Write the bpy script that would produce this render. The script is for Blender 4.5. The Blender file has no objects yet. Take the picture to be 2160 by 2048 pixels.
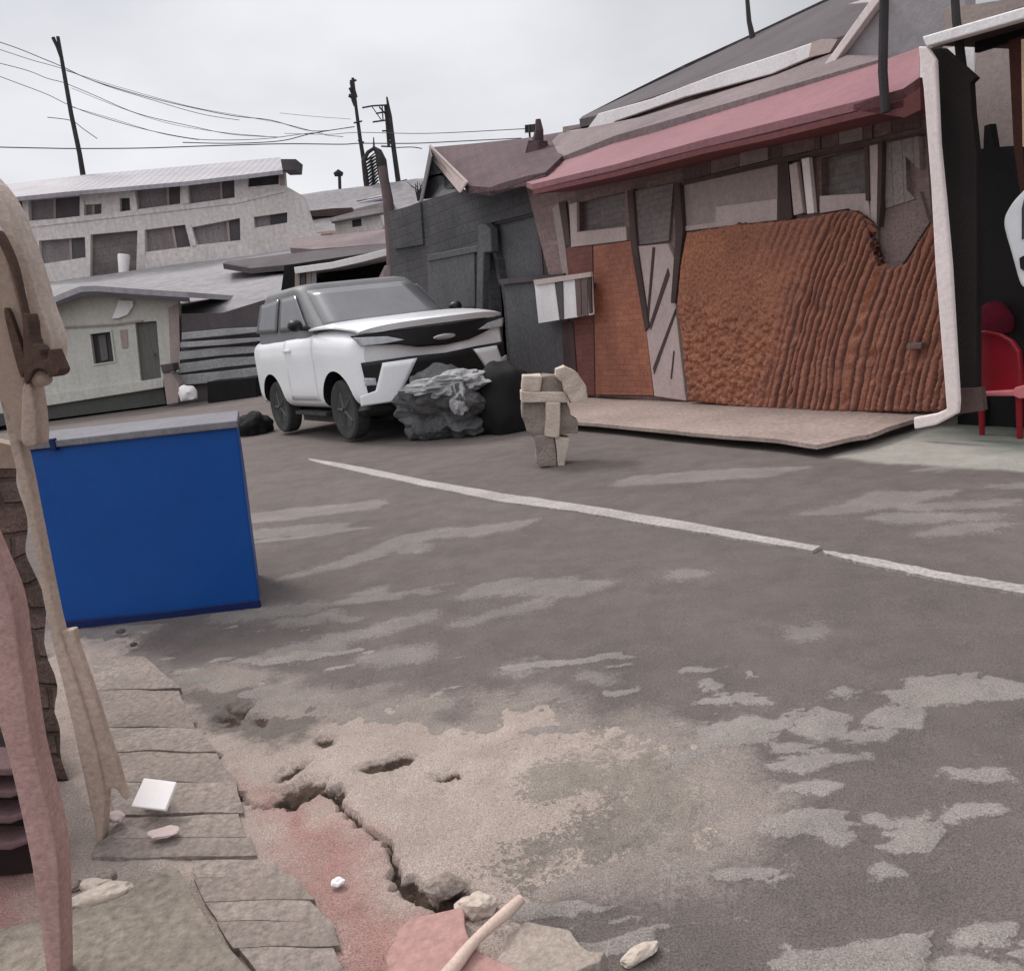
import bpy, bmesh, math, random
import numpy as np
from mathutils import Vector, noise as mnoise
from mathutils.geometry import tessellate_polygon
random.seed(7)
S = bpy.context.scene
COL = S.collection
R = math.radians

# ------------------------------------------------------------------ camera
F_PX, CX, CY = 1800.0, 1080.0, 1024.0
PITCH, ROLL, EYE = R(11.34), R(7.5), 1.4
fw = Vector((0, math.cos(PITCH), -math.sin(PITCH)))
r0 = Vector((1, 0, 0)); u0 = Vector((0, math.sin(PITCH), math.cos(PITCH)))
rt = r0 * math.cos(ROLL) - u0 * math.sin(ROLL)
up = r0 * math.sin(ROLL) + u0 * math.cos(ROLL)
CAM = Vector((0, 0, EYE))
cd = bpy.data.cameras.new('camera'); cam = bpy.data.objects.new('camera', cd); COL.objects.link(cam)
cd.sensor_width = 36; cd.sensor_fit = 'HORIZONTAL'; cd.lens = 36 * F_PX / 2160
cd.clip_start = 0.05; cd.clip_end = 2000
from mathutils import Matrix
cam.matrix_world = Matrix(((rt.x, up.x, -fw.x, 0), (rt.y, up.y, -fw.y, 0), (rt.z, up.z, -fw.z, EYE), (0, 0, 0, 1)))
S.camera = cam
S.view_settings.view_transform = 'Standard'; S.view_settings.look = 'None'
S.view_settings.exposure = 0.30; S.view_settings.gamma = 1.0

# ------------------------------------------------------------------ world: overcast sky
SUN_EL, SUN_AZ = R(52), R(-38)          # azimuth measured from +Y towards +X
W = bpy.data.worlds.new('World'); S.world = W; W.use_nodes = True
nt = W.node_tree; nt.nodes.clear()
o_ = nt.nodes.new('ShaderNodeOutputWorld'); bg = nt.nodes.new('ShaderNodeBackground')
sky = nt.nodes.new('ShaderNodeTexSky'); sky.sky_type = 'NISHITA'; sky.sun_disc = False
sky.sun_elevation = SUN_EL; sky.sun_rotation = SUN_AZ
tc = nt.nodes.new('ShaderNodeTexCoord')
mp = nt.nodes.new('ShaderNodeMapping'); mp.inputs['Scale'].default_value = (1.6, 1.6, 3.2)
nz = nt.nodes.new('ShaderNodeTexNoise'); nz.inputs['Scale'].default_value = 1.5; nz.inputs['Detail'].default_value = 5; nz.inputs['Roughness'].default_value = 0.5
rp = nt.nodes.new('ShaderNodeValToRGB')
rp.color_ramp.elements[0].position = 0.34; rp.color_ramp.elements[0].color = (5.6, 5.65, 5.95, 1)
rp.color_ramp.elements[1].position = 0.60; rp.color_ramp.elements[1].color = (7.3, 7.3, 7.5, 1)
# the cloud deck thickens towards the right of the street
dot = nt.nodes.new('ShaderNodeVectorMath'); dot.operation = 'DOT_PRODUCT'; dot.inputs[1].default_value = (0.80, 0.25, 0.55)
mr = nt.nodes.new('ShaderNodeMapRange'); mr.inputs[1].default_value = 0.44; mr.inputs[2].default_value = 0.80; mr.inputs[3].default_value = 1.0; mr.inputs[4].default_value = 0.52
mulc = nt.nodes.new('ShaderNodeMix'); mulc.data_type = 'RGBA'; mulc.blend_type = 'MULTIPLY'; mulc.inputs[0].default_value = 1.0
mix = nt.nodes.new('ShaderNodeMix'); mix.data_type = 'RGBA'; mix.inputs[0].default_value = 0.93
L = nt.links.new
L(tc.outputs['Generated'], mp.inputs[0]); L(mp.outputs[0], nz.inputs['Vector']); L(nz.outputs['Fac'], rp.inputs[0])
L(tc.outputs['Generated'], dot.inputs[0]); L(dot.outputs['Value'], mr.inputs[0])
L(rp.outputs[0], mulc.inputs[6]); L(mr.outputs[0], mulc.inputs[7])
sx = nt.nodes.new('ShaderNodeSeparateXYZ'); zr_ = nt.nodes.new('ShaderNodeMapRange'); zr_.inputs[1].default_value = 0.36; zr_.inputs[2].default_value = 0.9; zr_.inputs[3].default_value = 1.0; zr_.inputs[4].default_value = 2.3
mz = nt.nodes.new('ShaderNodeMix'); mz.data_type = 'RGBA'; mz.blend_type = 'MULTIPLY'; mz.inputs[0].default_value = 1.0
L(tc.outputs['Generated'], sx.inputs[0]); L(sx.outputs['Z'], zr_.inputs[0]); L(mulc.outputs[2], mz.inputs[6]); L(zr_.outputs[0], mz.inputs[7])
L(sky.outputs[0], mix.inputs[6]); L(mz.outputs[2], mix.inputs[7]); L(mix.outputs[2], bg.inputs['Color'])
bg.inputs['Strength'].default_value = 0.1; L(bg.outputs[0], o_.inputs[0])
# overcast sun
sl = bpy.data.lights.new('sun', 'SUN'); sl.energy = 1.5; sl.angle = R(14); sl.color = (1, 0.94, 0.87)
sun = bpy.data.objects.new('sun', sl); COL.objects.link(sun)
sd = Vector((math.sin(SUN_AZ) * math.cos(SUN_EL), math.cos(SUN_AZ) * math.cos(SUN_EL), math.sin(SUN_EL)))
sun.rotation_euler = sd.to_track_quat('Z', 'Y').to_euler(); sun.location = (0, 0, 30)

# ------------------------------------------------------------------ geometry of the place
def ray(px, py):
    return fw + rt * ((px - CX) / F_PX) + up * ((CY - py) / F_PX)
def G(px, py, z=0.0):
    d = ray(px, py); t = (z - EYE) / d.z
    return CAM + d * t
class Plane:
    """a vertical wall plane: O on it, U along it (horizontal), N towards the street"""
    def __init__(s, O, U):
        s.O = Vector(O); s.U = Vector((U[0], U[1], 0)).normalized(); s.N = Vector((0, 0, 1)).cross(s.U)
        if s.N.dot(CAM - s.O) < 0: s.N = -s.N
    def p(s, px, py, n=0.0):
        d = ray(px, py); o = s.O + s.N * n
        return CAM + d * ((o - CAM).dot(s.N) / d.dot(s.N))
    def poly(s, pts, n=0.0): return [s.p(x, y, n) for x, y in pts]
def front(Y): return Plane((0, Y, 0), (1, 0))

# ------------------------------------------------------------------ materials
MATS = {}
def mat(name, c1, c2=None, scale=2.0, rough=0.85, bump=0.25, bscale=30, fine=0.25, streak=0.0, pattern=None, psize=(0.4, 0.12), pdark=0.5, metal=0.0, cracks=0.0, spec=0.3, coat=0.0):
    if name in MATS: return MATS[name]
    c2 = c2 or tuple(c * 0.7 for c in c1)
    m = bpy.data.materials.new(name); m.use_nodes = True; t = m.node_tree; n = t.nodes; b = n['Principled BSDF']; k = t.links.new
    tcn = n.new('ShaderNodeTexCoord'); co = tcn.outputs['Object']
    def noise(sc, det=6, ro=0.6, vec=None, stretch=None):
        x = n.new('ShaderNodeTexNoise'); x.inputs['Scale'].default_value = sc; x.inputs['Detail'].default_value = det; x.inputs['Roughness'].default_value = ro
        v = vec or co
        if stretch:
            q = n.new('ShaderNodeMapping'); q.inputs['Scale'].default_value = stretch; k(v, q.inputs[0]); v = q.outputs[0]
        k(v, x.inputs['Vector']); return x.outputs['Fac']
    def ramp(f, a, bb, ca=(0, 0, 0, 1), cb=(1, 1, 1, 1)):
        x = n.new('ShaderNodeValToRGB'); x.color_ramp.elements[0].position = a; x.color_ramp.elements[1].position = bb
        x.color_ramp.elements[0].color = ca; x.color_ramp.elements[1].color = cb; k(f, x.inputs[0]); return x.outputs[0]
    def mixc(f, a, bb, mode='MIX'):
        x = n.new('ShaderNodeMix'); x.data_type = 'RGBA'; x.blend_type = mode
        if isinstance(f, float): x.inputs[0].default_value = f
        else: k(f, x.inputs[0])
        for i, v in ((6, a), (7, bb)):
            if isinstance(v, tuple): x.inputs[i].default_value = (*v[:3], 1)
            else: k(v, x.inputs[i])
        return x.outputs[2]
    col = mixc(ramp(noise(scale), 0.35, 0.65), c1, c2)
    if fine:
        col = mixc(fine, col, mixc(ramp(noise(scale * 22, 4, 0.7), 0.3, 0.7), (0.25, 0.25, 0.25), (1.5, 1.5, 1.5)), 'MULTIPLY')
    if streak:
        col = mixc(ramp(noise(1.0, 5, 0.6, stretch=(7, 7, 0.5)), 0.45, 0.72, (0, 0, 0, 1), (streak,) * 3 + (1,)), col, tuple(c * 0.35 for c in c1))
    h = noise(bscale, 6, 0.65); hs = [(h, 1.0)]
    if pattern:
        if pattern == 'brick':
            x = n.new('ShaderNodeTexBrick'); x.inputs['Scale'].default_value = 1.0; x.inputs['Brick Width'].default_value = psize[0]; x.inputs['Row Height'].default_value = psize[1]
            x.inputs['Mortar Size'].default_value = 0.012 * min(1, psize[1] / 0.1); x.inputs['Mortar Smooth'].default_value = 0.6
            x.inputs['Color1'].default_value = (1, 1, 1, 1); x.inputs['Color2'].default_value = (0.78, 0.78, 0.78, 1); x.inputs['Mortar'].default_value = (pdark,) * 3 + (1,)
            wv = n.new('ShaderNodeMix'); wv.data_type = 'RGBA'; wv.blend_type = 'LINEAR_LIGHT'; wv.inputs[0].default_value = 0.02
            nn = n.new('ShaderNodeTexNoise'); nn.inputs['Scale'].default_value = 3; k(co, nn.inputs['Vector'])
            k(tcn.outputs['UV'], wv.inputs[6]); k(nn.outputs['Color'], wv.inputs[7]); k(wv.outputs[2], x.inputs['Vector'])
            col = mixc(0.8, col, x.outputs['Color'], 'MULTIPLY'); hs.append((x.outputs['Fac'], -1.2))
        else:
            x = n.new('ShaderNodeTexWave'); x.wave_type = 'BANDS'; x.bands_direction = 'X' if pattern in ('planks_v', 'corr') else 'Y'
            x.inputs['Scale'].default_value = 1 / psize[0] / 3.18 * (1.0); x.inputs['Distortion'].default_value = 0.0 if pattern == 'corr' else 0.8; x.inputs['Detail'].default_value = 2
            x.wave_profile = 'SIN' if pattern == 'corr' else 'SAW'
            k(tcn.outputs['UV'], x.inputs['Vector'])
            if pattern == 'corr': col = mixc(0.35, col, ramp(x.outputs['Fac'], 0.0, 0.6, (pdark,) * 3 + (1,)), 'MULTIPLY'); hs.append((x.outputs['Fac'], 2.5))
            else: col = mixc(0.9, col, ramp(x.outputs['Fac'], 0.0, 0.1, (pdark,) * 3 + (1,)), 'MULTIPLY'); hs.append((ramp(x.outputs['Fac'], 0.0, 0.12), 1.5))
    if cracks:
        x = n.new('ShaderNodeTexVoronoi'); x.feature = 'DISTANCE_TO_EDGE'; x.inputs['Scale'].default_value = cracks
        nn = n.new('ShaderNodeTexNoise'); nn.inputs['Scale'].default_value = cracks * 1.5; nn.inputs['Detail'].default_value = 4; k(co, nn.inputs['Vector'])
        q = n.new('ShaderNodeMix'); q.data_type = 'RGBA'; q.blend_type = 'LINEAR_LIGHT'; q.inputs[0].default_value = 0.25 / cracks * 1.2; k(co, q.inputs[6]); k(nn.outputs['Color'], q.inputs[7]); k(q.outputs[2], x.inputs['Vector'])
        e = ramp(x.outputs['Distance'], 0.0, 0.06); col = mixc(0.75, col, mixc(e, (0.35, 0.33, 0.32), (1, 1, 1)), 'MULTIPLY'); hs.append((e, 1.0))
    k(col, b.inputs['Base Color']); b.inputs['Roughness'].default_value = rough; b.inputs['Metallic'].default_value = metal
    b.inputs['Specular IOR Level'].default_value = spec
    if coat: b.inputs['Coat Weight'].default_value = coat; b.inputs['Coat Roughness'].default_value = 0.08
    acc = None
    for f, w in hs:
        mm = n.new('ShaderNodeMath'); mm.operation = 'MULTIPLY_ADD'; k(f, mm.inputs[0]); mm.inputs[1].default_value = w
        if acc is None: mm.inputs[2].default_value = 0
        else: k(acc, mm.inputs[2])
        acc = mm.outputs[0]
    if bump:
        bp = n.new('ShaderNodeBump'); bp.inputs['Strength'].default_value = bump; bp.inputs['Distance'].default_value = 0.02; k(acc, bp.inputs['Height']); k(bp.outputs[0], b.inputs['Normal'])
    MATS[name] = m; return m

plaster = mat('grey plaster', (0.68, 0.625, 0.60), (0.59, 0.535, 0.515), 0.25, streak=0.25, fine=0.3)
tin = mat('pale tin roof', (0.36, 0.34, 0.37), (0.26, 0.24, 0.27), 0.4, rough=0.6, pattern='corr', psize=(0.35, 1), pdark=0.7)
shutter = mat('dim shutter', (0.19, 0.165, 0.17), (0.25, 0.22, 0.225), 0.6, fine=0.5, streak=0.3)
darkglass = mat('dark opening', (0.03, 0.027, 0.03), (0.05, 0.045, 0.05), 1.5, rough=0.5)
darkmauve = mat('dark mauve shutter', (0.11, 0.092, 0.10), (0.15, 0.13, 0.135), 0.8, fine=0.4)
slate = mat('slate dark', (0.105, 0.088, 0.093), (0.072, 0.06, 0.065), 0.7, rough=0.8, streak=0.2)
blockw = mat('rough block', (0.20, 0.175, 0.165), (0.13, 0.115, 0.11), 0.7, pattern='brick', psize=(0.7, 0.35), fine=0.5)
housew = mat('pale green plaster', (0.56, 0.545, 0.495), (0.49, 0.48, 0.44), 0.4, streak=0.2, fine=0.2)
doorg = mat('grey door', (0.14, 0.138, 0.13), (0.11, 0.11, 0.105), 1.0, pattern='planks_v', psize=(0.16, 1), pdark=0.6)
plinthg = mat('plinth green', (0.085, 0.09, 0.082), (0.06, 0.06, 0.055), 0.5)
white = mat('white paint', (0.84, 0.81, 0.81), (0.76, 0.72, 0.72), 1.5, rough=0.7, streak=0.15, fine=0.15)
pinkwhite = mat('dirty white timber', (0.84, 0.74, 0.725), (0.74, 0.64, 0.625), 1.2, streak=0.12, fine=0.15)
darkwall = mat('charcoal boards', (0.105, 0.10, 0.105), (0.07, 0.068, 0.072), 0.9, pattern='brick', psize=(0.5, 0.16), pdark=0.6, fine=0.45, streak=0.25)
darkpanel = mat('grey slate panel', (0.13, 0.128, 0.135), (0.095, 0.092, 0.10), 0.8, fine=0.4, streak=0.2)
black = mat('flat black', (0.008, 0.008, 0.009), (0.014, 0.012, 0.013), 2.0, rough=0.9)
tile = mat('maroon tiles', (0.13, 0.075, 0.085), (0.085, 0.055, 0.062), 0.8, pattern='brick', psize=(0.22, 0.16), pdark=0.4, fine=0.5)
redroof = mat('faded red tin', (0.285, 0.125, 0.14), (0.225, 0.10, 0.112), 0.7, rough=0.7, streak=0.15, fine=0.2)
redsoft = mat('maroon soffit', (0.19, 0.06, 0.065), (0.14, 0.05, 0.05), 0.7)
mauve = mat('mauve roofing', (0.23, 0.175, 0.18), (0.16, 0.12, 0.125), 0.8, rough=0.8, fine=0.4)
shackw = mat('brown mud wall', (0.31, 0.215, 0.20), (0.235, 0.165, 0.155), 0.9, pattern='brick', psize=(0.28, 0.09), pdark=0.75, fine=0.35, streak=0.25)
greyboard = mat('grey pink board', (0.38, 0.30, 0.28), (0.30, 0.245, 0.235), 0.9, fine=0.25, streak=0.2)
lightboard = mat('light board', (0.56, 0.45, 0.42), (0.46, 0.37, 0.35), 1.0, fine=0.2, streak=0.15)
greywin = mat('grey window board', (0.25, 0.215, 0.205), (0.20, 0.17, 0.165), 0.9, pattern='brick', psize=(0.18, 0.07), pdark=0.7, fine=0.35)
browndark = mat('dark brown timber', (0.10, 0.065, 0.06), (0.065, 0.042, 0.04), 1.5, streak=0.3)
brownmid = mat('mid brown boards', (0.19, 0.13, 0.12), (0.14, 0.095, 0.09), 1.5, pattern='planks_v', psize=(0.09, 1), pdark=0.5, fine=0.4)
orangedoor = mat('rusty door', (0.46, 0.185, 0.115), (0.33, 0.135, 0.095), 1.2, pattern='brick', psize=(0.16, 0.07), pdark=0.72, streak=0.3, fine=0.35)
orange = mat('orange laterite', (0.52, 0.205, 0.105), (0.38, 0.15, 0.085), 2.2, fine=0.7, bump=0.6, bscale=40)
timber = mat('orange timber', (0.48, 0.21, 0.12), (0.31, 0.13, 0.075), 1.8, fine=0.5, bump=0.6, streak=0.6)
timber3 = mat('dark rust timber', (0.27, 0.115, 0.085), (0.17, 0.075, 0.06), 1.8, fine=0.5, bump=0.6, streak=0.6)
timber2 = mat('brown timber', (0.36, 0.17, 0.10), (0.22, 0.10, 0.07), 1.8, fine=0.5, bump=0.6, streak=0.6)
cream = mat('cream weathered wood', (0.52, 0.41, 0.345), (0.42, 0.32, 0.265), 2.5, streak=0.5, fine=0.3, bump=0.4, bscale=45)
cream2 = mat('tan weathered plank', (0.42, 0.325, 0.255), (0.34, 0.26, 0.205), 2.5, streak=0.5, fine=0.3, bump=0.4, bscale=45)
pinkpost = mat('pink post wood', (0.50, 0.315, 0.29), (0.42, 0.255, 0.235), 3.5, streak=0.5, fine=0.3, bump=0.4, bscale=45)
brokenwood = mat('broken dark wood', (0.10, 0.058, 0.042), (0.06, 0.035, 0.027), 4, fine=0.4)
masonry = mat('brown rubble masonry', (0.20, 0.13, 0.11), (0.10, 0.072, 0.06), 5, pattern='brick', psize=(0.16, 0.09), pdark=0.5, fine=0.6, bump=0.8)
blue = mat('blue tarpaulin', (0.003, 0.068, 0.30), (0.003, 0.058, 0.255), 1.0, rough=0.5, fine=0.08, bump=0.05, bscale=8)
bluehem_shade = mat('navy hem and shade', (0.004, 0.018, 0.10), (0.004, 0.014, 0.08), 2, rough=0.55, fine=0.1)  # hem colour, also the painted shade along the box bottom
porchm = mat('porch cement', (0.40, 0.315, 0.28), (0.31, 0.24, 0.215), 1.1, fine=0.5, streak=0.15, bump=0.5)
stonel = mat('pale stone', (0.58, 0.49, 0.42), (0.49, 0.41, 0.345), 3, fine=0.3, bump=0.5)
stoned = mat('brown stone', (0.33, 0.27, 0.235), (0.23, 0.19, 0.165), 4, fine=0.5, bump=0.8)
rockm = mat('dark boulder', (0.15, 0.15, 0.154), (0.05, 0.05, 0.053), 3.0, fine=0.6, bump=1.0, bscale=12)
rockp = mat('pale rock', (0.48, 0.48, 0.485), (0.28, 0.28, 0.285), 5, fine=0.6, bump=1.0, bscale=14)
polem = mat('pole wood', (0.05, 0.045, 0.047), (0.032, 0.029, 0.03), 3, streak=0.3)
wirem = mat('wire', (0.06, 0.06, 0.065), (0.05, 0.05, 0.055), 3, bump=0)
hillm = mat('dusty hillside', (0.30, 0.288, 0.297), (0.235, 0.222, 0.23), 0.12, fine=0.3, bump=0.5, bscale=6)
paleearth = mat('pale earth', (0.46, 0.42, 0.42), (0.34, 0.30, 0.30), 0.5, fine=0.4, cracks=0.9)
boardg = mat('grey sawn boards', (0.40, 0.395, 0.40), (0.26, 0.257, 0.26), 0.8, fine=0.4, streak=0.1)
redplastic = mat('red plastic', (0.24, 0.010, 0.020), (0.19, 0.008, 0.016), 2, rough=0.35, fine=0.05, bump=0.03)
pinkplastic = mat('faded pink plastic', (0.62, 0.20, 0.22), (0.55, 0.16, 0.18), 2, rough=0.4, fine=0.05, bump=0.03)
clothw = mat('white cloth', (0.78, 0.78, 0.80), (0.70, 0.70, 0.72), 5, rough=0.9, fine=0.1)
carwhite = mat('white car paint', (0.84, 0.85, 0.87), (0.79, 0.80, 0.82), 1.2, rough=0.32, fine=0.06, bump=0.02, coat=0.5, spec=0.5)
cargrey = mat('dusty grey cabin', (0.15, 0.15, 0.157), (0.115, 0.115, 0.12), 1.5, rough=0.5, fine=0.2, bump=0.08)
carglass = mat('dusty windscreen', (0.17, 0.17, 0.182), (0.13, 0.13, 0.14), 1.2, rough=0.22, fine=0.1, bump=0.02, spec=0.6)
sideglass = mat('dark side glass', (0.09, 0.09, 0.10), (0.13, 0.13, 0.14), 1.5, rough=0.2, fine=0.1, bump=0.02, spec=0.6)
blackplastic = mat('black trim', (0.008, 0.008, 0.009), (0.014, 0.014, 0.015), 4, rough=0.45, fine=0.1, bump=0.05)
lamp = mat('headlamp glass', (0.50, 0.51, 0.53), (0.36, 0.37, 0.39), 12, rough=0.15, fine=0.3, bump=0.05, spec=0.7)
rubber = mat('worn tyre rubber', (0.07, 0.068, 0.068), (0.04, 0.04, 0.04), 6, rough=0.9, fine=0.4, bump=0.4)
rimm = mat('dull wheel rim', (0.11, 0.11, 0.115), (0.07, 0.07, 0.072), 5, rough=0.5, metal=0.3, fine=0.2)
chrome = mat('dull chrome', (0.55, 0.56, 0.58), (0.45, 0.46, 0.48), 5, rough=0.25, metal=0.6, fine=0.05, bump=0)
slabm = mat('concrete slab', (0.335, 0.285, 0.235), (0.28, 0.238, 0.198), 1.5, fine=0.55, bump=0.9, bscale=55, streak=0.15)
slabg = mat('grey paving', (0.345, 0.285, 0.25), (0.27, 0.222, 0.197), 1.8, fine=0.55, bump=0.9, bscale=55, streak=0.15)
linem = mat('worn road paint', (0.44, 0.40, 0.38), (0.33, 0.30, 0.285), 2.0, fine=0.55, bump=0.3)
sticks = mat('pale stick', (0.62, 0.48, 0.41), (0.52, 0.39, 0.33), 6, fine=0.2, bump=0.2)

# ------------------------------------------------------------------ mesh helpers
def uvbox(me):
    uv = me.uv_layers.new(name='UVMap')
    vs = me.vertices
    for p in me.polygons:
        nn = p.normal
        if abs(nn.z) > 0.97: t = Vector((1, 0, 0)); v = Vector((0, 1, 0))
        else: t = Vector((0, 0, 1)).cross(nn).normalized(); v = nn.cross(t)
        for li in p.loop_indices:
            c = vs[me.loops[li].vertex_index].co; uv.data[li].uv = (c.dot(t), c.dot(v))
def mesh(name, vf, m, parent=None, loc=None, smooth=False, bevel=0.0, uv=True, sub=0):
    """world-space verts and faces -> one object, its origin at its parent's base or at its own"""
    vs, fs = vf; vs = [Vector(v) for v in vs]
    if parent is None:
        if loc is None:
            loc = Vector((sum(v.x for v in vs) / len(vs), sum(v.y for v in vs) / len(vs), min(v.z for v in vs)))
        o0 = Vector(loc)
    else: o0 = parent['_w'] if '_w' in parent else Vector((0, 0, 0))
    o0 = Vector(o0)
    me = bpy.data.meshes.new(name); me.from_pydata([v - o0 for v in vs], [], fs)
    bm = bmesh.new(); bm.from_mesh(me); bmesh.ops.recalc_face_normals(bm, faces=bm.faces)
    if smooth:
        for e in bm.edges:
            if len(e.link_faces) == 2 and e.calc_face_angle(0) > R(38): e.smooth = False
    bm.to_mesh(me); bm.free()
    if smooth: me.polygons.foreach_set('use_smooth', [True] * len(me.polygons))
    if uv: uvbox(me)
    me.materials.append(m)
    ob = bpy.data.objects.new(name, me); COL.objects.link(ob)
    if parent is None: ob.location = o0
    else: ob.parent = parent
    ob['_w'] = tuple(o0)
    if bevel:
        b = ob.modifiers.new('bevel', 'BEVEL'); b.width = bevel; b.segments = 2; b.limit_method = 'ANGLE'; b.angle_limit = R(35)
    if sub:
        b = ob.modifiers.new('sub', 'SUBSURF'); b.levels = sub; b.render_levels = sub
    return ob
def tag(o, label, cat, group=None, kind=None):
    o['label'] = label; o['category'] = cat
    if group: o['group'] = group
    if kind: o['kind'] = kind
    return o
def struct(o): o['kind'] = 'structure'; return o
def thing(name, loc, label, cat, group=None):
    e = bpy.data.objects.new(name, None); COL.objects.link(e); e.location = loc; e['_w'] = tuple(loc); e.empty_display_size = 0.2
    return tag(e, label, cat, group)
def prism(pts, ext):
    n = len(pts); ext = Vector(ext); pts = [Vector(p) for p in pts]
    vs = pts + [p + ext for p in pts]
    fs = [list(range(n)), list(range(2 * n - 1, n - 1, -1))] + [[i, (i + 1) % n, n + (i + 1) % n, n + i] for i in range(n)]
    return vs, fs
def pp(pl, px, n1, thick): return prism(pl.poly(px, n1), -pl.N * thick)
def holes(pl, outer, hs, n1, thick):
    loops = [pl.poly(outer, n1)] + [pl.poly(h, n1) for h in hs]
    flat = [v for l in loops for v in l]; N = len(flat)
    tris = tessellate_polygon([[(v.dot(pl.U), v.z, 0) for v in l] for l in loops])
    vs = flat + [v - pl.N * thick for v in flat]
    fs = [list(t) for t in tris] + [[a + N for a in reversed(t)] for t in tris]
    k = 0
    for l in loops:
        n = len(l)
        for i in range(n): a, b = k + i, k + (i + 1) % n; fs.append([a, b, b + N, a + N])
        k += n
    return vs, fs
def chaikin(px, it=2):
    for _ in range(it):
        out = []
        for i in range(len(px)):
            (x0, y0), (x1, y1) = px[i], px[(i + 1) % len(px)]
            out += [(x0 * .75 + x1 * .25, y0 * .75 + y1 * .25), (x0 * .25 + x1 * .75, y0 * .25 + y1 * .75)]
        px = out
    return px
def onplane(A, B, C, px, py, off=0.0):
    n = (B - A).cross(C - A).normalized()
    if n.dot(CAM - A) < 0: n = -n
    d = ray(px, py); o = A + n * off
    return CAM + d * ((o - CAM).dot(n) / d.dot(n))
def grow(px, s):
    cx = sum(p[0] for p in px) / len(px); cy = sum(p[1] for p in px) / len(px)
    return [(cx + (x - cx) * s, cy + (y - cy) * s) for x, y in px]
def join(*vfs):
    V, Fc = [], []
    for v, f in vfs:
        k = len(V); V += list(v); Fc += [[i + k for i in q] for q in f]
    return V, Fc
def tube(pts, rad, sides=8, caps=True):
    pts = [Vector(p) for p in pts]; n = len(pts)
    rads = rad if isinstance(rad, (list, tuple)) else [rad] * n
    V, Fc = [], []
    ref = Vector((0, 0, 1)) if abs((pts[-1] - pts[0]).normalized().z) < 0.9 else Vector((1, 0, 0))
    for i, p in enumerate(pts):
        t = (pts[min(i + 1, n - 1)] - pts[max(i - 1, 0)]).normalized(); a = t.cross(ref).normalized(); b = t.cross(a)
        for j in range(sides):
            q = 2 * math.pi * j / sides; V.append(p + (a * math.cos(q) + b * math.sin(q)) * rads[i])
    for i in range(n - 1):
        for j in range(sides):
            Fc.append([i * sides + j, i * sides + (j + 1) % sides, (i + 1) * sides + (j + 1) % sides, (i + 1) * sides + j])
    if caps: Fc.append(list(range(sides))); Fc.append(list(range((n - 1) * sides, n * sides)))
    return V, Fc
def box(c, sx, sy, sz, ax=Vector((1, 0, 0)), ay=None):
    c = Vector(c); ax = Vector(ax).normalized(); az = Vector((0, 0, 1)); ay = ay or az.cross(ax)
    V = [c + ax * (sx / 2 * i) + ay * (sy / 2 * j) + az * (sz / 2 * k) for i, j, k in ((-1, -1, -1), (1, -1, -1), (1, 1, -1), (-1, 1, -1), (-1, -1, 1), (1, -1, 1), (1, 1, 1), (-1, 1, 1))]
    return V, [[0, 3, 2, 1], [4, 5, 6, 7], [0, 1, 5, 4], [1, 2, 6, 5], [2, 3, 7, 6], [3, 0, 4, 7]]
def rock(c, size, seed, sub=4, amp=0.35, freq=1.3, flat=0.25, rot=0.0):
    bm = bmesh.new(); bmesh.ops.create_icosphere(bm, subdivisions=sub, radius=1.0)
    V = []
    cr, sr = math.cos(rot), math.sin(rot)
    for v in bm.verts:
        p = v.co.copy(); off = Vector((seed * 3.1, seed * 1.7, seed * 0.9))
        d = mnoise.noise(p * freq + off) * amp + mnoise.noise(p * freq * 2.7 + off) * amp * 0.45 + abs(mnoise.noise(p * freq * 6 + off)) * amp * 0.22
        q = p * (1 + d)
        # facet: quantise the radius a little so that the block reads as broken
        q = Vector((q.x * size[0], q.y * size[1], max(q.z, -flat) * size[2]))
        V.append(Vector(c) + Vector((q.x * cr - q.y * sr, q.x * sr + q.y * cr, q.z)))
    Fc = [[w.index for w in f.verts] for f in bm.faces]; bm.free(); return V, Fc
def roughen(o, strength=0.02, size=0.15, cuts=3):
    """break up a stone block: subdivide and push its surface about (real geometry)"""
    me = o.data; bm = bmesh.new(); bm.from_mesh(me)
    bmesh.ops.triangulate(bm, faces=[f for f in bm.faces if len(f.verts) > 4])
    bmesh.ops.subdivide_edges(bm, edges=bm.edges[:], cuts=cuts, use_grid_fill=True)
    for v in bm.verts:
        n = mnoise.noise_vector((v.co + Vector(o['_w'])) / size); v.co += n * strength
    bmesh.ops.recalc_face_normals(bm, faces=bm.faces)
    bm.to_mesh(me); bm.free()

# ------------------------------------------------------------------ ground, road, shoulder
def vnoise(x, y, seed=0):
    xi = np.floor(x).astype(np.int64); yi = np.floor(y).astype(np.int64); xf = x - xi; yf = y - yi
    def h(a, b):
        n = (a * 374761393 + b * 668265263 + seed * 144269) & 0x7fffffff
        n = ((n ^ (n >> 13)) * 1274126177) & 0x7fffffff
        return ((n ^ (n >> 16)) & 0xffff) / 65535.0
    u = xf * xf * (3 - 2 * xf); v = yf * yf * (3 - 2 * yf)
    return (h(xi, yi) * (1 - u) + h(xi + 1, yi) * u) * (1 - v) + (h(xi, yi + 1) * (1 - u) + h(xi + 1, yi + 1) * u) * v
def fbm(x, y, f, octv=5, seed=0, ro=0.55):
    s = 0; a = 1; t = 0
    for i in range(octv):
        s = s + a * vnoise(x * f, y * f, seed + i * 17); t += a; a *= ro; f *= 2.03
    return s / t * 2 - 1
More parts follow.
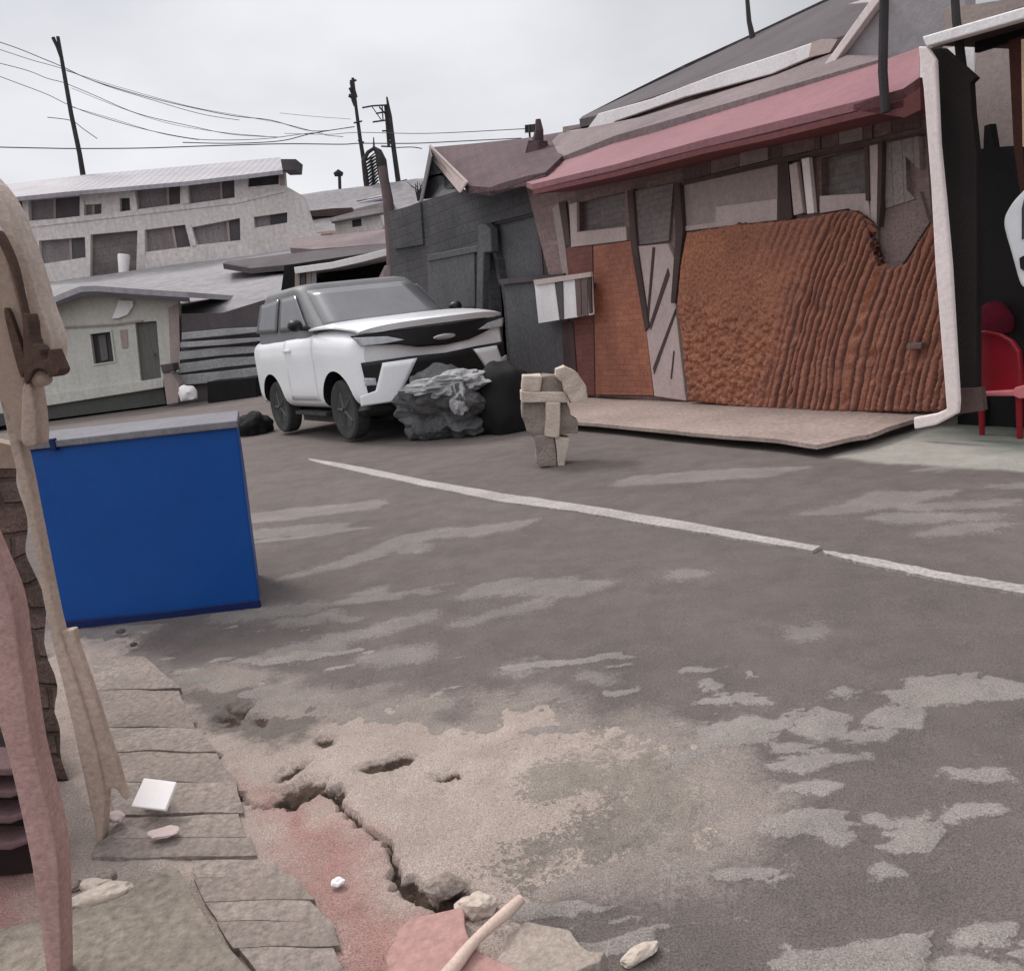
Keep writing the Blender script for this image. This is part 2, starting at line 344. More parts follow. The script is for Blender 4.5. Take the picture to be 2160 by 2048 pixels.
def sdf(poly, X, Y):
    """signed distance to a ground polygon, negative inside"""
    P = np.array(poly); n = len(P); d = np.full(X.shape, 1e9); s = np.ones(X.shape)
    for i in range(n):
        a = P[i]; b = P[i - 1]; ex, ey = b - a; wx = X - a[0]; wy = Y - a[1]
        t = np.clip((wx * ex + wy * ey) / (ex * ex + ey * ey + 1e-12), 0, 1); bx = wx - ex * t; by = wy - ey * t
        d = np.minimum(d, bx * bx + by * by)
        c1 = Y >= a[1]; c2 = Y < b[1]; c3 = ex * wy > ey * wx
        flip = (c1 & c2 & c3) | (~c1 & ~c2 & ~c3); s = np.where(flip, -s, s)
    return s * np.sqrt(d)
def gp(pts, z=0.0): return [tuple(G(x, y, z)[:2]) for x, y in pts]
def zr(off, sc, pts): return [(off[0] + x * sc, off[1] + y * sc) for x, y in pts]
def gridmesh(name, X, Y, Z, cols, m):
    ny, nx = X.shape; V = np.stack([X, Y, Z], -1).reshape(-1, 3).astype(np.float32)
    i = np.arange((ny - 1) * (nx - 1)); r_ = i // (nx - 1); c_ = i % (nx - 1); a = r_ * nx + c_
    Q = np.stack([a, a + 1, a + nx + 1, a + nx], -1)
    me = bpy.data.meshes.new(name); me.vertices.add(len(V)); me.vertices.foreach_set('co', V.ravel())
    me.loops.add(Q.size); me.loops.foreach_set('vertex_index', Q.ravel().astype(np.int32))
    me.polygons.add(len(Q)); me.polygons.foreach_set('loop_start', np.arange(0, Q.size, 4, dtype=np.int32))
    me.polygons.foreach_set('use_smooth', np.ones(len(Q), bool)); me.update(calc_edges=True)
    for k, arr in cols.items():
        at = me.attributes.new(k, 'FLOAT', 'POINT'); at.data.foreach_set('value', arr.ravel().astype(np.float32))
    me.materials.append(m); o = bpy.data.objects.new(name, me); COL.objects.link(o); return struct(o)
def groundmat(name, base, layers, rough=0.92, bump=0.9, grain=200, variation=0.8):
    """base colour pair plus layers (attribute, colour pair), all broken up with procedural noise"""
    m = bpy.data.materials.new(name); m.use_nodes = True; t = m.node_tree; n = t.nodes; k = t.links.new; b = n['Principled BSDF']
    co = n.new('ShaderNodeTexCoord').outputs['Object']
    def noise(sc, det=6, ro=0.65):
        x = n.new('ShaderNodeTexNoise'); x.inputs['Scale'].default_value = sc; x.inputs['Detail'].default_value = det; x.inputs['Roughness'].default_value = ro; k(co, x.inputs['Vector']); return x.outputs['Fac']
    def ramp(f, a, bb, ca=(0, 0, 0, 1), cb=(1, 1, 1, 1)):
        x = n.new('ShaderNodeValToRGB'); x.color_ramp.elements[0].position = a; x.color_ramp.elements[1].position = bb; x.color_ramp.elements[0].color = ca; x.color_ramp.elements[1].color = cb; k(f, x.inputs[0]); return x.outputs[0]
    def mixc(f, a, bb, mode='MIX'):
        x = n.new('ShaderNodeMix'); x.data_type = 'RGBA'; x.blend_type = mode
        if isinstance(f, float): x.inputs[0].default_value = f
        else: k(f, x.inputs[0])
        for i, v in ((6, a), (7, bb)):
            if isinstance(v, tuple): x.inputs[i].default_value = (*v, 1)
            else: k(v, x.inputs[i])
        return x.outputs[2]
    big = ramp(noise(0.9), 0.35, 0.65); mid = noise(14, 5); fineN = noise(grain, 3, 0.7); speck = noise(55, 4, 0.75)
    col = mixc(big, *base)
    for at, c1, c2, hard in layers:
        a = n.new('ShaderNodeAttribute'); a.attribute_name = at
        mm = n.new('ShaderNodeMath'); mm.operation = 'MULTIPLY_ADD'; k(mid, mm.inputs[0]); mm.inputs[1].default_value = 0.5 * hard; k(a.outputs['Fac'], mm.inputs[2])
        m2 = n.new('ShaderNodeMath'); m2.operation = 'MULTIPLY_ADD'; k(speck, m2.inputs[0]); m2.inputs[1].default_value = 0.9 * hard; k(mm.outputs[0], m2.inputs[2])
        f = ramp(m2.outputs[0], 0.5 + 0.45 * hard, 0.5 + 0.55 * (1 - 0.3 * hard) + 0.15 + 0.45 * hard)
        col = mixc(f, col, mixc(big, c1, c2))
    col = mixc(variation, col, mixc(ramp(fineN, 0.28, 0.72), (0.35, 0.34, 0.33), (1.55, 1.55, 1.55)), 'MULTIPLY')
    col = mixc(0.35, col, mixc(ramp(noise(5, 5), 0.3, 0.7), (0.55, 0.55, 0.55), (1.3, 1.3, 1.3)), 'MULTIPLY')
    k(col, b.inputs['Base Color']); b.inputs['Roughness'].default_value = rough; b.inputs['Specular IOR Level'].default_value = 0.25
    bp = n.new('ShaderNodeBump'); bp.inputs['Strength'].default_value = bump; bp.inputs['Distance'].default_value = 0.008
    ad = n.new('ShaderNodeMath'); ad.operation = 'MULTIPLY_ADD'; k(mid, ad.inputs[0]); ad.inputs[1].default_value = 1.5; k(fineN, ad.inputs[2]); k(ad.outputs[0], bp.inputs['Height']); k(bp.outputs[0], b.inputs['Normal'])
    return m

gm = mat('open ground', (0.15, 0.138, 0.13), (0.12, 0.11, 0.105), 0.1, fine=0.4)
struct(mesh('ground', ([(-900, -300, -0.09), (900, -300, -0.09), (900, 1500, -0.09), (-900, 1500, -0.09)], [[0, 1, 2, 3]]), gm, loc=(0, 0, -0.09)))

z6 = lambda pts: zr((480, 880), .4143, pts)
z7 = lambda pts: zr((1200, 840), .4851, pts)
z5 = lambda pts: zr((1400, 1360), .384, pts)
PALE = [z6(p) for p in (
    [(60, 545), (60, 505), (400, 460), (740, 430), (785, 445), (700, 470), (400, 510)],
    [(60, 615), (60, 585), (400, 560), (560, 550), (600, 545), (500, 590)],
    [(280, 830), (560, 730), (740, 670), (870, 620), (1000, 590), (1300, 570), (1560, 530), (1450, 570), (1250, 610), (960, 630), (800, 680), (560, 760)],
    [(1200, 920), (1280, 870), (1420, 840), (1600, 850), (1800, 840), (1920, 860), (1800, 910), (1640, 910), (1520, 890), (1350, 910)],
    [(280, 1030), (380, 1020), (490, 985), (620, 1020), (510, 1010), (400, 1045)],
    [(480, 1130), (720, 1080), (860, 1020), (1035, 995), (980, 1030), (800, 1080), (600, 1130), (450, 1170)],
    [(640, 1250), (730, 1215), (950, 1205), (970, 1240), (750, 1265)],
    [(0, 985), (420, 945), (470, 950), (380, 985), (0, 1020)],
    [(700, 890), (800, 870), (790, 890)], [(865, 680), (910, 655), (990, 665), (940, 685)],
    [(100, 1240), (300, 1190), (560, 1150), (540, 1190), (300, 1240)],
    [(1150, 1060), (1400, 1000), (1600, 950), (1580, 975), (1350, 1030)],
    [(1820, 1345), (1880, 1335), (1920, 1350), (1870, 1362)], [(1410, 1300), (1450, 1280), (1500, 1295), (1450, 1318)])]
PALE += [z7(p) for p in (
    [(200, 385), (300, 345), (600, 315), (1000, 295), (850, 330), (620, 350)],
    [(1030, 500), (1200, 455), (1350, 400), (1650, 400), (1500, 440), (1350, 475), (1150, 495)],
    [(1400, 455), (1900, 450), (1900, 467), (1500, 472)],
    [(1360, 520), (1480, 500), (1870, 510), (1850, 525), (1700, 535), (1500, 545)],
    [(1610, 600), (1700, 570), (1900, 550), (1850, 575), (1700, 600)],
    [(450, 795), (480, 770), (555, 768), (540, 785)], [(1800, 385), (1979, 370), (1979, 385)],
    [(960, 1000), (1040, 990), (1050, 1020), (980, 1020)])]
STONE = [z5(p) for p in (
    [(1320, 200), (1480, 160), (1700, 155), (1810, 190), (1979, 230), (1979, 300), (1700, 310), (1420, 340), (1330, 300), (1250, 315), (1195, 260), (1380, 255)],
    [(1110, 440), (1160, 390), (1280, 340), (1400, 340), (1390, 450), (1260, 460)],
    [(620, 460), (680, 420), (850, 370), (1000, 410), (960, 490), (850, 530), (700, 490)],
    [(200, 500), (480, 420), (640, 460), (560, 560), (300, 560)],
    [(610, 600), (700, 585), (890, 590), (640, 640)], [(570, 700), (800, 650), (1130, 625), (900, 680), (730, 725)],
    [(950, 520), (1130, 490), (1080, 545), (980, 555)], [(1140, 500), (1250, 485), (1180, 525)],
    [(640, 820), (850, 790), (950, 800), (850, 835)], [(1180, 1015), (1300, 995), (1460, 985), (1440, 1015), (1250, 1030)],
    [(830, 1050), (900, 1050), (1020, 1070), (960, 1105)], [(1140, 1260), (1200, 1240), (1270, 1265), (1180, 1285)],
    [(870, 1700), (1000, 1640), (1210, 1625), (1200, 1660), (1060, 1690)], [(860, 1770), (1060, 1740), (1170, 1700), (1170, 1760), (1000, 1790)],
    [(530, 1780), (700, 1730), (860, 1720), (830, 1770), (700, 1800)], [(1210, 1700), (1290, 1680), (1350, 1720), (1240, 1750)],
    [(1500, 1740), (1620, 1725), (1850, 1770), (1700, 1800)], [(1580, 1620), (1740, 1570), (1900, 1580), (1850, 1630), (1740, 1660)],
    [(1890, 1690), (1979, 1650), (1979, 1700)], [(1470, 940), (1580, 940), (1570, 980)],
    [(1570, 895), (1650, 900), (1840, 900), (1840, 935), (1600, 940)], [(1520, 735), (1570, 700), (1630, 710), (1620, 735)], [(1690, 705), (1860, 700), (1860, 730), (1690, 735)],
    [(200, 320), (340, 285), (560, 295), (580, 340), (400, 340)], [(230, 235), (270, 215), (320, 240), (270, 262)], [(960, 265), (1000, 250), (1035, 275), (990, 290)],
    [(1110, 985), (1140, 965), (1165, 970), (1140, 995)], [(300, 1280), (420, 1260), (620, 1265), (560, 1305), (380, 1305)])]
APRON = z7([(1090, 260), (1300, 190), (1480, 130), (1700, 85), (1979, 75), (2200, 70), (2200, 345), (1979, 330), (1700, 310), (1400, 290)])
APRONG = z7([(1480, 150), (1700, 100), (1979, 90), (2200, 90), (2200, 300), (1979, 270), (1750, 250), (1600, 200)])

ys = 0.85 * np.exp(np.arange(0, 680) * 0.0062); xs = np.concatenate([np.arange(-14, -3, 0.12), np.arange(-3, 5.5, 0.0135), np.arange(5.5, 14, 0.12)])
X, Y = np.meshgrid(xs, ys)
wx = X + 0.10 * fbm(X, Y, 1.7, 4, 3) + 0.025 * fbm(X, Y, 14, 3, 5); wy = Y + 0.13 * fbm(X, Y, 1.4, 4, 9) + 0.035 * fbm(X, Y, 12, 3, 6)
def soft(polys, w, X=X, Y=Y, gain=1.0, z=0.0):
    out = np.zeros(X.shape)
    for p in polys:
        q = np.array(gp(p, z)); lo = q.min(0) - 0.5; hi = q.max(0) + 0.5
        mk = (X > lo[0]) & (X < hi[0]) & (Y > lo[1]) & (Y < hi[1])
        if not mk.any(): continue
        d = sdf(q, X[mk], Y[mk]); out[mk] = np.maximum(out[mk], np.clip(0.5 - d / w * 0.5, 0, 1))
    return out * gain
pale = 1.0 * soft(PALE, 0.17, wx, wy); stone = 1.15 * soft(STONE, 0.05, X + 0.35 * (wx - X), Y + 0.35 * (wy - Y))
SAND0 = [(300, 1330), (345, 1440), (396, 1420), (467, 1404), (547, 1432), (619, 1452), (739, 1460), (898, 1471), (954, 1495), (1065, 1487), (1154, 1474), (1217, 1517), (1323, 1517), (1419, 1524), (1500, 1563), (1560, 1620), (1580, 1700), (1540, 1760), (1500, 1810), (1420, 1860), (1340, 1895), (1290, 1935), (1250, 1985), (1230, 2300), (-900, 2300), (-900, 1330)]
mk = (X < 4) & (Y < 6); ds_ = np.full(X.shape, 9.0); ds_[mk] = sdf(np.array(gp(SAND0)), wx[mk], wy[mk])
dust = np.clip(0.60 - ds_ / 0.55, 0, 1) * np.clip(0.75 + 0.9 * fbm(X, Y, 2.6, 5, 91), 0, 1.2)
stone = stone * np.clip(0.25 + np.abs(fbm(X * 0.7, Y * 1.4, 6.5, 3, 111)) * 9, 0, 1)
near = soft(STONE, 0.55, X, Y); fl = fbm(X * 0.55, Y * 1.3, 13, 5, 121)
stone = np.maximum(stone, np.clip((fl - 0.22) * 5, 0, 1) * np.clip(near * 2.2 - 0.7, 0, 1))
stone = np.maximum(stone, np.clip((fbm(X * 0.45, Y * 1.2, 7.5, 5, 131) - 0.2) * 4, 0, 0.9) * (np.abs(ds_ - 0.05) < 0.42))
pale = np.maximum(pale, np.clip((fbm(X * 0.4 + Y * 0.2, Y * 1.4, 1.5, 5, 141) - 0.27) * 4, 0, 0.8) * (Y < 7))
apr = soft([APRON], 0.12, wx, wy); aprg = soft([APRONG], 0.5, wx, wy)
rubble = np.clip(1.1 - np.hypot((X - 1.6) / 1.3, (Y - 2.35) / 0.8), 0, 1) * 0.4
Z = 0.010 * fbm(X, Y, 0.6, 4, 21) + 0.004 * fbm(X, Y, 9, 3, 8) * np.clip(2 - Y / 4, 0, 1) + 0.020 * stone * (0.6 + 0.4 * fbm(X, Y, 20, 3, 4)) + 0.004 * pale + 0.008 * np.clip(dust, 0, 1) * np.abs(fbm(X, Y, 14, 3, 93)) - 0.12 * np.clip((-ds_ - 0.22) / 0.1, 0, 1)
roadm = groundmat('asphalt', ((0.178, 0.150, 0.140), (0.147, 0.125, 0.117)), [('dust', (0.33, 0.28, 0.252), (0.265, 0.225, 0.204), 0.55), ('pale', (0.275, 0.243, 0.225), (0.222, 0.197, 0.183), 0.8), ('stone', (0.34, 0.303, 0.28), (0.265, 0.236, 0.218), 0.8), ('apron', (0.42, 0.40, 0.36), (0.34, 0.325, 0.295), 0.3), ('aprong', (0.20, 0.215, 0.185), (0.16, 0.172, 0.15), 0.2)])
gridmesh('road', X, Y, Z - 0.0, {'dust': dust, 'pale': pale, 'stone': stone, 'apron': apr, 'aprong': aprg}, roadm)

# broken sandy shoulder on the near left
xs = np.arange(-2.4, 1.75, 0.0075); ys = 0.9 * np.exp(np.arange(0, 560) * 0.0029)
X, Y = np.meshgrid(xs, ys)
SAND = [(300, 1330), (345, 1440), (396, 1420), (467, 1404), (547, 1432), (619, 1452), (739, 1460), (898, 1471), (954, 1495), (1065, 1487), (1154, 1474), (1217, 1517), (1323, 1517), (1419, 1524), (1500, 1563), (1560, 1620), (1580, 1700), (1540, 1760), (1500, 1810), (1420, 1860), (1340, 1895), (1290, 1935), (1250, 1985), (1230, 2300), (-900, 2300), (-900, 1330)]
wx = X + 0.10 * fbm(X, Y, 2.3, 5, 3) + 0.06 * fbm(X, Y, 11, 4, 5); wy = Y + 0.14 * fbm(X, Y, 2.0, 5, 9) + 0.08 * fbm(X, Y, 10, 4, 6)
d = sdf(np.array(gp(SAND)), wx, wy)
inside = np.clip(-d / 0.40, -0.5, 1)
H = 0.030 * inside + 0.013 * fbm(X, Y, 7, 4, 35) * np.clip(1 - np.abs(d) / 0.35, 0, 1) + 0.016 * fbm(X, Y, 2.2, 5, 31) * np.clip(inside + 0.4, 0, 1) + 0.006 * fbm(X, Y, 16, 4, 33)
rough_zone = np.clip(1 - np.abs(d + 0.12) / 0.25, 0, 1) + np.clip(1.2 - np.hypot((X - 0.62) / 0.5, (Y - 2.25) / 0.55), 0, 1)
H += 0.013 * np.abs(fbm(X, Y, 11, 4, 41)) * rough_zone
CRACK = [(560, 1700), (600, 1682), (640, 1690), (690, 1672), (740, 1715), (790, 1760), (822, 1812), (850, 1862), (905, 1900), (925, 1960), (985, 2000), (1010, 2060)]
def polyd(px, X, Y):
    q = np.array(gp(px)); dd = np.full(X.shape, 9.0)
    for a, b in zip(q[:-1], q[1:]):
        e = b - a; t = np.clip(((X - a[0]) * e[0] + (Y - a[1]) * e[1]) / (e @ e), 0, 1); dd = np.minimum(dd, np.hypot(X - a[0] - e[0] * t, Y - a[1] - e[1] * t))
    return dd
jx = X + 0.035 * fbm(X, Y, 9, 4, 51) + 0.022 * fbm(X, Y, 34, 3, 57); jy = Y + 0.045 * fbm(X, Y, 9, 4, 52) + 0.03 * fbm(X, Y, 30, 3, 58)
cw = 0.015 + 0.016 * (fbm(X, Y, 3, 2, 55) + 0.4)
crack = np.clip(1 - polyd(CRACK, jx, jy) / np.maximum(cw, 0.008), 0, 1)
EDGE = [(335, 1440), (362, 1480), (400, 1535), (448, 1608), (492, 1672), (530, 1704), (566, 1700)]
crack = np.maximum(crack, 0.75 * np.clip(1 - polyd(EDGE, jx, jy) / np.maximum(0.75 * cw, 0.004), 0, 1))
HOLES = [[(765, 1634), (800, 1616), (850, 1606), (872, 1612), (840, 1628), (800, 1638)], [(595, 1642), (630, 1618), (652, 1616), (620, 1640)], [(565, 1690), (600, 1672), (640, 1660), (700, 1668), (640, 1702), (610, 1702), (600, 1690)], [(910, 1895), (960, 1880), (1000, 1905), (985, 1930), (960, 1925), (915, 1930), (905, 1915)],
         [(450, 1515), (490, 1512), (500, 1528), (465, 1530)], [(530, 1515), (570, 1512), (560, 1530)], [(620, 1450), (720, 1436), (790, 1446), (770, 1462), (640, 1468)], [(905, 1465), (960, 1455), (945, 1478), (915, 1478)], [(920, 1640), (965, 1636), (970, 1648), (930, 1654)], [(480, 1490), (520, 1500), (600, 1497), (560, 1512), (500, 1514)], [(675, 1572), (700, 1564), (705, 1578), (685, 1582)]]
hole = soft(HOLES, 0.03, jx, jy)
H -= 0.045 * crack ** 0.6 + 0.04 * hole
PINK = [[(480, 1590), (560, 1660), (690, 1700), (770, 1770), (840, 1870), (900, 1900), (920, 1960), (960, 2020), (960, 2300), (620, 2300), (640, 1990), (560, 1860), (500, 1760), (470, 1680)], [(300, 1320), (420, 1330), (470, 1390), (400, 1420), (300, 1450)], [(-300, 1700), (120, 1640), (160, 1800), (120, 2300), (-300, 2300)]]
pink = soft(PINK, 0.22, wx, wy)
darkz = soft([[(345, 1470), (450, 1440), (600, 1470), (700, 1450), (760, 1475), (700, 1500), (640, 1560), (560, 1560), (480, 1540), (400, 1500)]], 0.2, wx, wy)
grit = soft([[(1130, 1640), (1300, 1600), (1500, 1640), (1560, 1720), (1480, 1800), (1350, 1840), (1200, 1860), (1120, 1800), (1200, 1740)]], 0.35, wx, wy)
H += 0.010 * grit * np.abs(fbm(X, Y, 26, 3, 61))
shm = groundmat('sandy shoulder', ((0.50, 0.415, 0.365), (0.41, 0.337, 0.30)), [('darkz', (0.22, 0.185, 0.165), (0.17, 0.145, 0.13), 0.5), ('pink', (0.43, 0.245, 0.22), (0.36, 0.21, 0.19), 0.25), ('grit', (0.36, 0.315, 0.275), (0.20, 0.172, 0.15), 1.0), ('soil', (0.10, 0.066, 0.05), (0.075, 0.052, 0.042), 0.5)], bump=1.0, grain=210)
gridmesh('shoulder', X, Y, H - 0.012, {'darkz': darkz, 'pink': pink, 'grit': grit * (0.62 + 0.5 * fbm(X, Y, 6, 4, 65)), 'soil': np.maximum(np.clip(crack * 1.7, 0, 1), np.clip(hole * 1.25, 0, 1))}, shm)

# centre line of the road (two strips with a gap), 12 mm above the asphalt's bumps
def strip(name, top, bot, m, z=0.014):
    """a thin painted band between two pixel edges on the road, dense enough to follow its bumps"""
    V, Fc = [], []
    n = 40
    def at(l, t):
        s = t * (len(l) - 1); i = min(int(s), len(l) - 2); f = s - i
        return G(l[i][0] * (1 - f) + l[i + 1][0] * f, l[i][1] * (1 - f) + l[i + 1][1] * f, z)
    for i in range(n + 1):
        t = i / n; a = at(top, t); b = at(bot, t); j = 0.007
        a = a + Vector((random.uniform(-j, j), random.uniform(-j, j), 0)); b = b + Vector((random.uniform(-j, j), random.uniform(-j, j), 0))
        V += [a, b, b - Vector((0, 0, 0.02)), a - Vector((0, 0, 0.02))]
    for i in range(n):
        for q in range(4): Fc.append([i * 4 + q, i * 4 + (q + 1) % 4, i * 4 + 4 + (q + 1) % 4, i * 4 + 4 + q])
    Fc += [[0, 1, 2, 3], [n * 4 + 3, n * 4 + 2, n * 4 + 1, n * 4]]
    return struct(mesh(name, (V, Fc), m))
strip('road_line', [(650, 966), (760, 984), (900, 1013), (1060, 1040), (1200, 1060), (1440, 1098), (1729, 1152)], [(655, 971), (760, 996), (900, 1026), (1060, 1058), (1200, 1076), (1440, 1116), (1715, 1161)], linem)
strip('road_line', [(1738, 1160), (1850, 1178), (1990, 1206), (2160, 1234), (2400, 1276)], [(1742, 1168), (1850, 1194), (1990, 1222), (2160, 1252), (2400, 1296)], linem)

# paving slabs at the near left
def slab(px, m, z, th=0.06, name='pavement', rough_=0.006):
    o = mesh(name, prism([G(x, y, z) for x, y in px], (0, 0, -th)), m); struct(o)
    roughen(o, rough_, 0.12, 4); return o
slab([(-200, 2010), (120, 1928), (245, 1893), (358, 1820), (378, 1832), (440, 1945), (520, 2040), (640, 2250), (-200, 2400)], slabm, 0.052)
def courses(levels, left, right, z, m):
    lx = lambda y: np.interp(y, [p[1] for p in left], [p[0] for p in left]); rx = lambda y: np.interp(y, [p[1] for p in right], [p[0] for p in right])
    for k, (y0, y1) in enumerate(zip(levels[:-1], levels[1:])):
        y1b = y1 - 0.9; sl = random.uniform(-4, 4); jl, jr = random.uniform(-8, 8), random.uniform(-14, 14)
        px = [(lx(y0) + jl, y0 + 3), ((lx(y0) + rx(y0)) / 2, y0 + random.uniform(-2, 3)), (rx(y0) + jr, y0 + sl), (rx(y1b) + jr, y1b + sl), ((lx(y1b) + rx(y1b)) / 2, y1b + random.uniform(-3, 2)), (lx(y1b) + jl, y1b + 3)]
        slab(px, m if k % 2 else slabg2, z + random.uniform(-0.002, 0.002), 0.05, rough_=0.006)
slabg2 = mat('worn grey paving', (0.375, 0.312, 0.275), (0.30, 0.25, 0.222), 2.2, fine=0.55, bump=0.9, bscale=55)
random.seed(21)
courses([1386, 1455, 1535, 1585, 1650, 1716], [(192, 1380), (196, 1480), (205, 1600), (250, 1716)], [(300, 1386), (372, 1440), (398, 1510), (450, 1590), (492, 1660), (500, 1720)], 0.030, slabg)
courses([1720, 1766, 1808], [(250, 1720), (215, 1760), (200, 1810)], [(500, 1715), (530, 1800), (535, 1812)], 0.029, slabg)
courses([1812, 1850, 1898, 1940, 1995, 2060, 2130], [(398, 1810), (412, 1860), (455, 1930), (530, 2030), (600, 2130)], [(560, 1806), (620, 1860), (690, 1940), (730, 2040), (760, 2140)], 0.030, slabg)
# hillside behind the street
xs = np.arange(-70, 30, 0.6); ys = np.arange(27.6, 95, 0.6); X, Y = np.meshgrid(xs, ys)
Z = np.interp(Y, [27, 28.2, 41, 45, 55, 62, 95], [2.2, 2.75, 5.65, 5.9, 10.0, 10.4, 6]) + 0.35 * fbm(X, Y, 0.12, 4, 77) * np.clip((Y - 28) / 6, 0, 1) + 0.08 * fbm(X, Y, 0.9, 3, 71)
Z *= np.clip((12 - X) / 14, 0.15, 1)
gridmesh('hill', X, Y, Z, {}, hillm)

# ------------------------------------------------------------------ long plastered building on the hill
PB = front(42.0)
B = thing('apartment_building', PB.p(300, 577), 'long grey plastered two storey building on the hillside under a pale tin roof', 'building')
WIN = [[(10, 426), (47, 423), (48, 450), (17, 453)], [(60, 422), (168, 413), (168, 458), (62, 466)], [(177, 432), (214, 430), (214, 453), (177, 455)], [(252, 418), (273, 417), (275, 445), (253, 447)],
       [(285, 400), (380, 391), (380, 430), (290, 442)], [(396, 390), (494, 378), (495, 417), (400, 430)], [(523, 375), (588, 366), (588, 389), (523, 395)],
       [(38, 516), (78, 515), (75, 562), (57, 562)], [(82, 508), (179, 500), (181, 543), (84, 558)], [(191, 495), (290, 486), (287, 580), (190, 597)], [(306, 485), (390, 474), (402, 520), (307, 532)], [(403, 480), (506, 460), (507, 507), (415, 517)],
       [(535, 458), (606, 448), (606, 470), (537, 481)], [(63, 585), (72, 585), (85, 630), (75, 632)]]
OUT = [(-220, 446), (0, 421), (140, 407), (395, 385), (600, 361), (602, 392), (640, 414), (676, 520), (300, 578), (289, 606), (180, 604), (60, 660), (-220, 680)]
mesh('wall', holes(PB, OUT, WIN, 0, 0.35), plaster, B)
for i, w in enumerate(WIN):
    g = grow(w, 1.06); m = shutter
    if i == 9: m = blockw
    if i in (3, 6): m = darkglass
    wo = mesh('window', pp(PB, g, -0.24, 0.05), m, B)
    if i in (0, 1, 2, 4, 5, 7, 8, 10, 11):
        x0, y0 = w[0]; x1, y1 = w[1]; x2, y2 = w[2]; x3, y3 = w[3]
        f = random.uniform(0.45, 0.75); q = 0.02
        a = (x0 + (x1 - x0) * f, y0 + (y1 - y0) * f); b = (x3 + (x2 - x3) * f, y3 + (y2 - y3) * f)
        mesh('pane', pp(PB, [a, (x1, y1), (x2, y2), b], -0.20, 0.03), slate if i % 3 else darkmauve, wo)
        mesh('frame', pp(PB, [a, (a[0] + 5, a[1]), (b[0] + 5, b[1]), b], -0.16, 0.035), greyboard, wo)
    if i == 12: mesh('pane', pp(PB, [(570, 452), (607, 447), (607, 471), (570, 474)], -0.19, 0.04), darkglass, wo)
for pts in ([(50, 421), (59, 420), (61, 466), (52, 467)], [(169, 412), (177, 411), (177, 457), (170, 458)], [(274, 405), (284, 402), (290, 442), (279, 445)], [(381, 391), (395, 389), (399, 430), (383, 431)], [(391, 474), (402, 472), (414, 518), (404, 520)], [(292, 486), (305, 484), (306, 575), (291, 580)]):
    mesh('pillar', pp(PB, pts, 0.06, 0.25), plaster, B, bevel=0.02)
mesh('ledge', pp(PB, [(62, 468), (495, 420), (600, 398), (602, 405), (495, 430), (62, 480)], 0.05, 0.04), plaster, B)
mesh('base_slab', pp(PB, [(290, 584), (300, 576), (676, 519), (676, 527), (330, 583)], 0.5, 0.5), slate, B)
mesh('balcony_wall', pp(PB, [(306, 540), (505, 512), (676, 492), (678, 518), (302, 575)], 0.12, 0.1), plaster, B)
ev = PB.poly([(-220, 444), (0, 419), (140, 405), (395, 383), (596, 359)], 0.7); rg = PB.poly([(-220, 418), (0, 391), (180, 369), (400, 350), (592, 332)], -5)
V = ev + rg + [v - Vector((0, 0, 0.18)) for v in ev] + [v - Vector((0, 0, 0.18)) for v in rg]; n = 5
Fc = [[i, i + 1, n + i + 1, n + i] for i in range(n - 1)] + [[2 * n + i, 3 * n + i, 3 * n + i + 1, 2 * n + i + 1] for i in range(n - 1)] + [[i, 2 * n + i, 2 * n + i + 1, i + 1] for i in range(n - 1)] + [[n + i, n + i + 1, 3 * n + i + 1, 3 * n + i] for i in range(n - 1)] + [[0, n, 3 * n, 2 * n], [n - 1, 3 * n - 1, 4 * n - 1, 2 * n - 1]]
mesh('roof', (V, Fc), tin, B)
mesh('roof_box', pp(PB, [(592, 336), (624, 336), (622, 358), (596, 359)], 0.8, 1.5), slate, B)
mesh('corner_post', pp(PB, [(589, 360), (599, 359), (599, 390), (590, 391)], 0.1, 0.3), greyboard, B)
wt = tag(mesh('water_tank', tube([PB.p(261, 588, 0.7), PB.p(261, 540, 0.7), PB.p(261, 536, 0.7)], [0.2, 0.27, 0.24], 12), white, smooth=True), 'white upright barrel standing in the dark stair bay of the long building', 'barrel')

# ------------------------------------------------------------------ little pale house by the road
PH = front(26.0)
Hs = thing('small_house', PH.p(210, 870), 'small pale green house with low gable roof standing on a dark plinth', 'house')
DOOR = [(285, 681), (330, 677), (340, 797), (297, 804)]; WI = [(190, 705), (232, 700), (240, 762), (198, 768)]
mesh('wall', holes(PH, [(-150, 690), (85, 656), (170, 624), (300, 628), (375, 633), (378, 768), (343, 818), (70, 862), (-150, 895)], [DOOR, WI], 0, 0.2), housew, Hs)
d_ = mesh('door', pp(PH, grow(DOOR, 1.04), -0.1, 0.05), doorg, Hs)
mesh('handle', tube([PH.p(326, 745, -0.02), PH.p(327, 752, -0.02)], 0.03, 6), slate, d_)
w_ = mesh('window', pp(PH, grow(WI, 1.05), -0.14, 0.04), darkglass, Hs)
mesh('pane', pp(PH, [(207, 708), (222, 706), (228, 758), (214, 762)], -0.10, 0.03), doorg, w_)
fr = [(186, 702), (235, 696), (244, 764), (195, 772)]
mesh('frame', holes(PH, fr, [WI], 0.03, 0.05), housew, w_)
mesh('vent', pp(PH, [(252, 697), (267, 695), (270, 732), (257, 735)], 0.03, 0.03), greyboard, Hs)
mesh('band', pp(PH, [(75, 692), (240, 683), (300, 675), (300, 679), (240, 687), (75, 697)], 0.05, 0.05), greyboard, Hs)
mesh('skirting', pp(PH, [(70, 836), (345, 797), (345, 817), (72, 860)], 0.10, 0.10), housew, Hs, bevel=0.01)
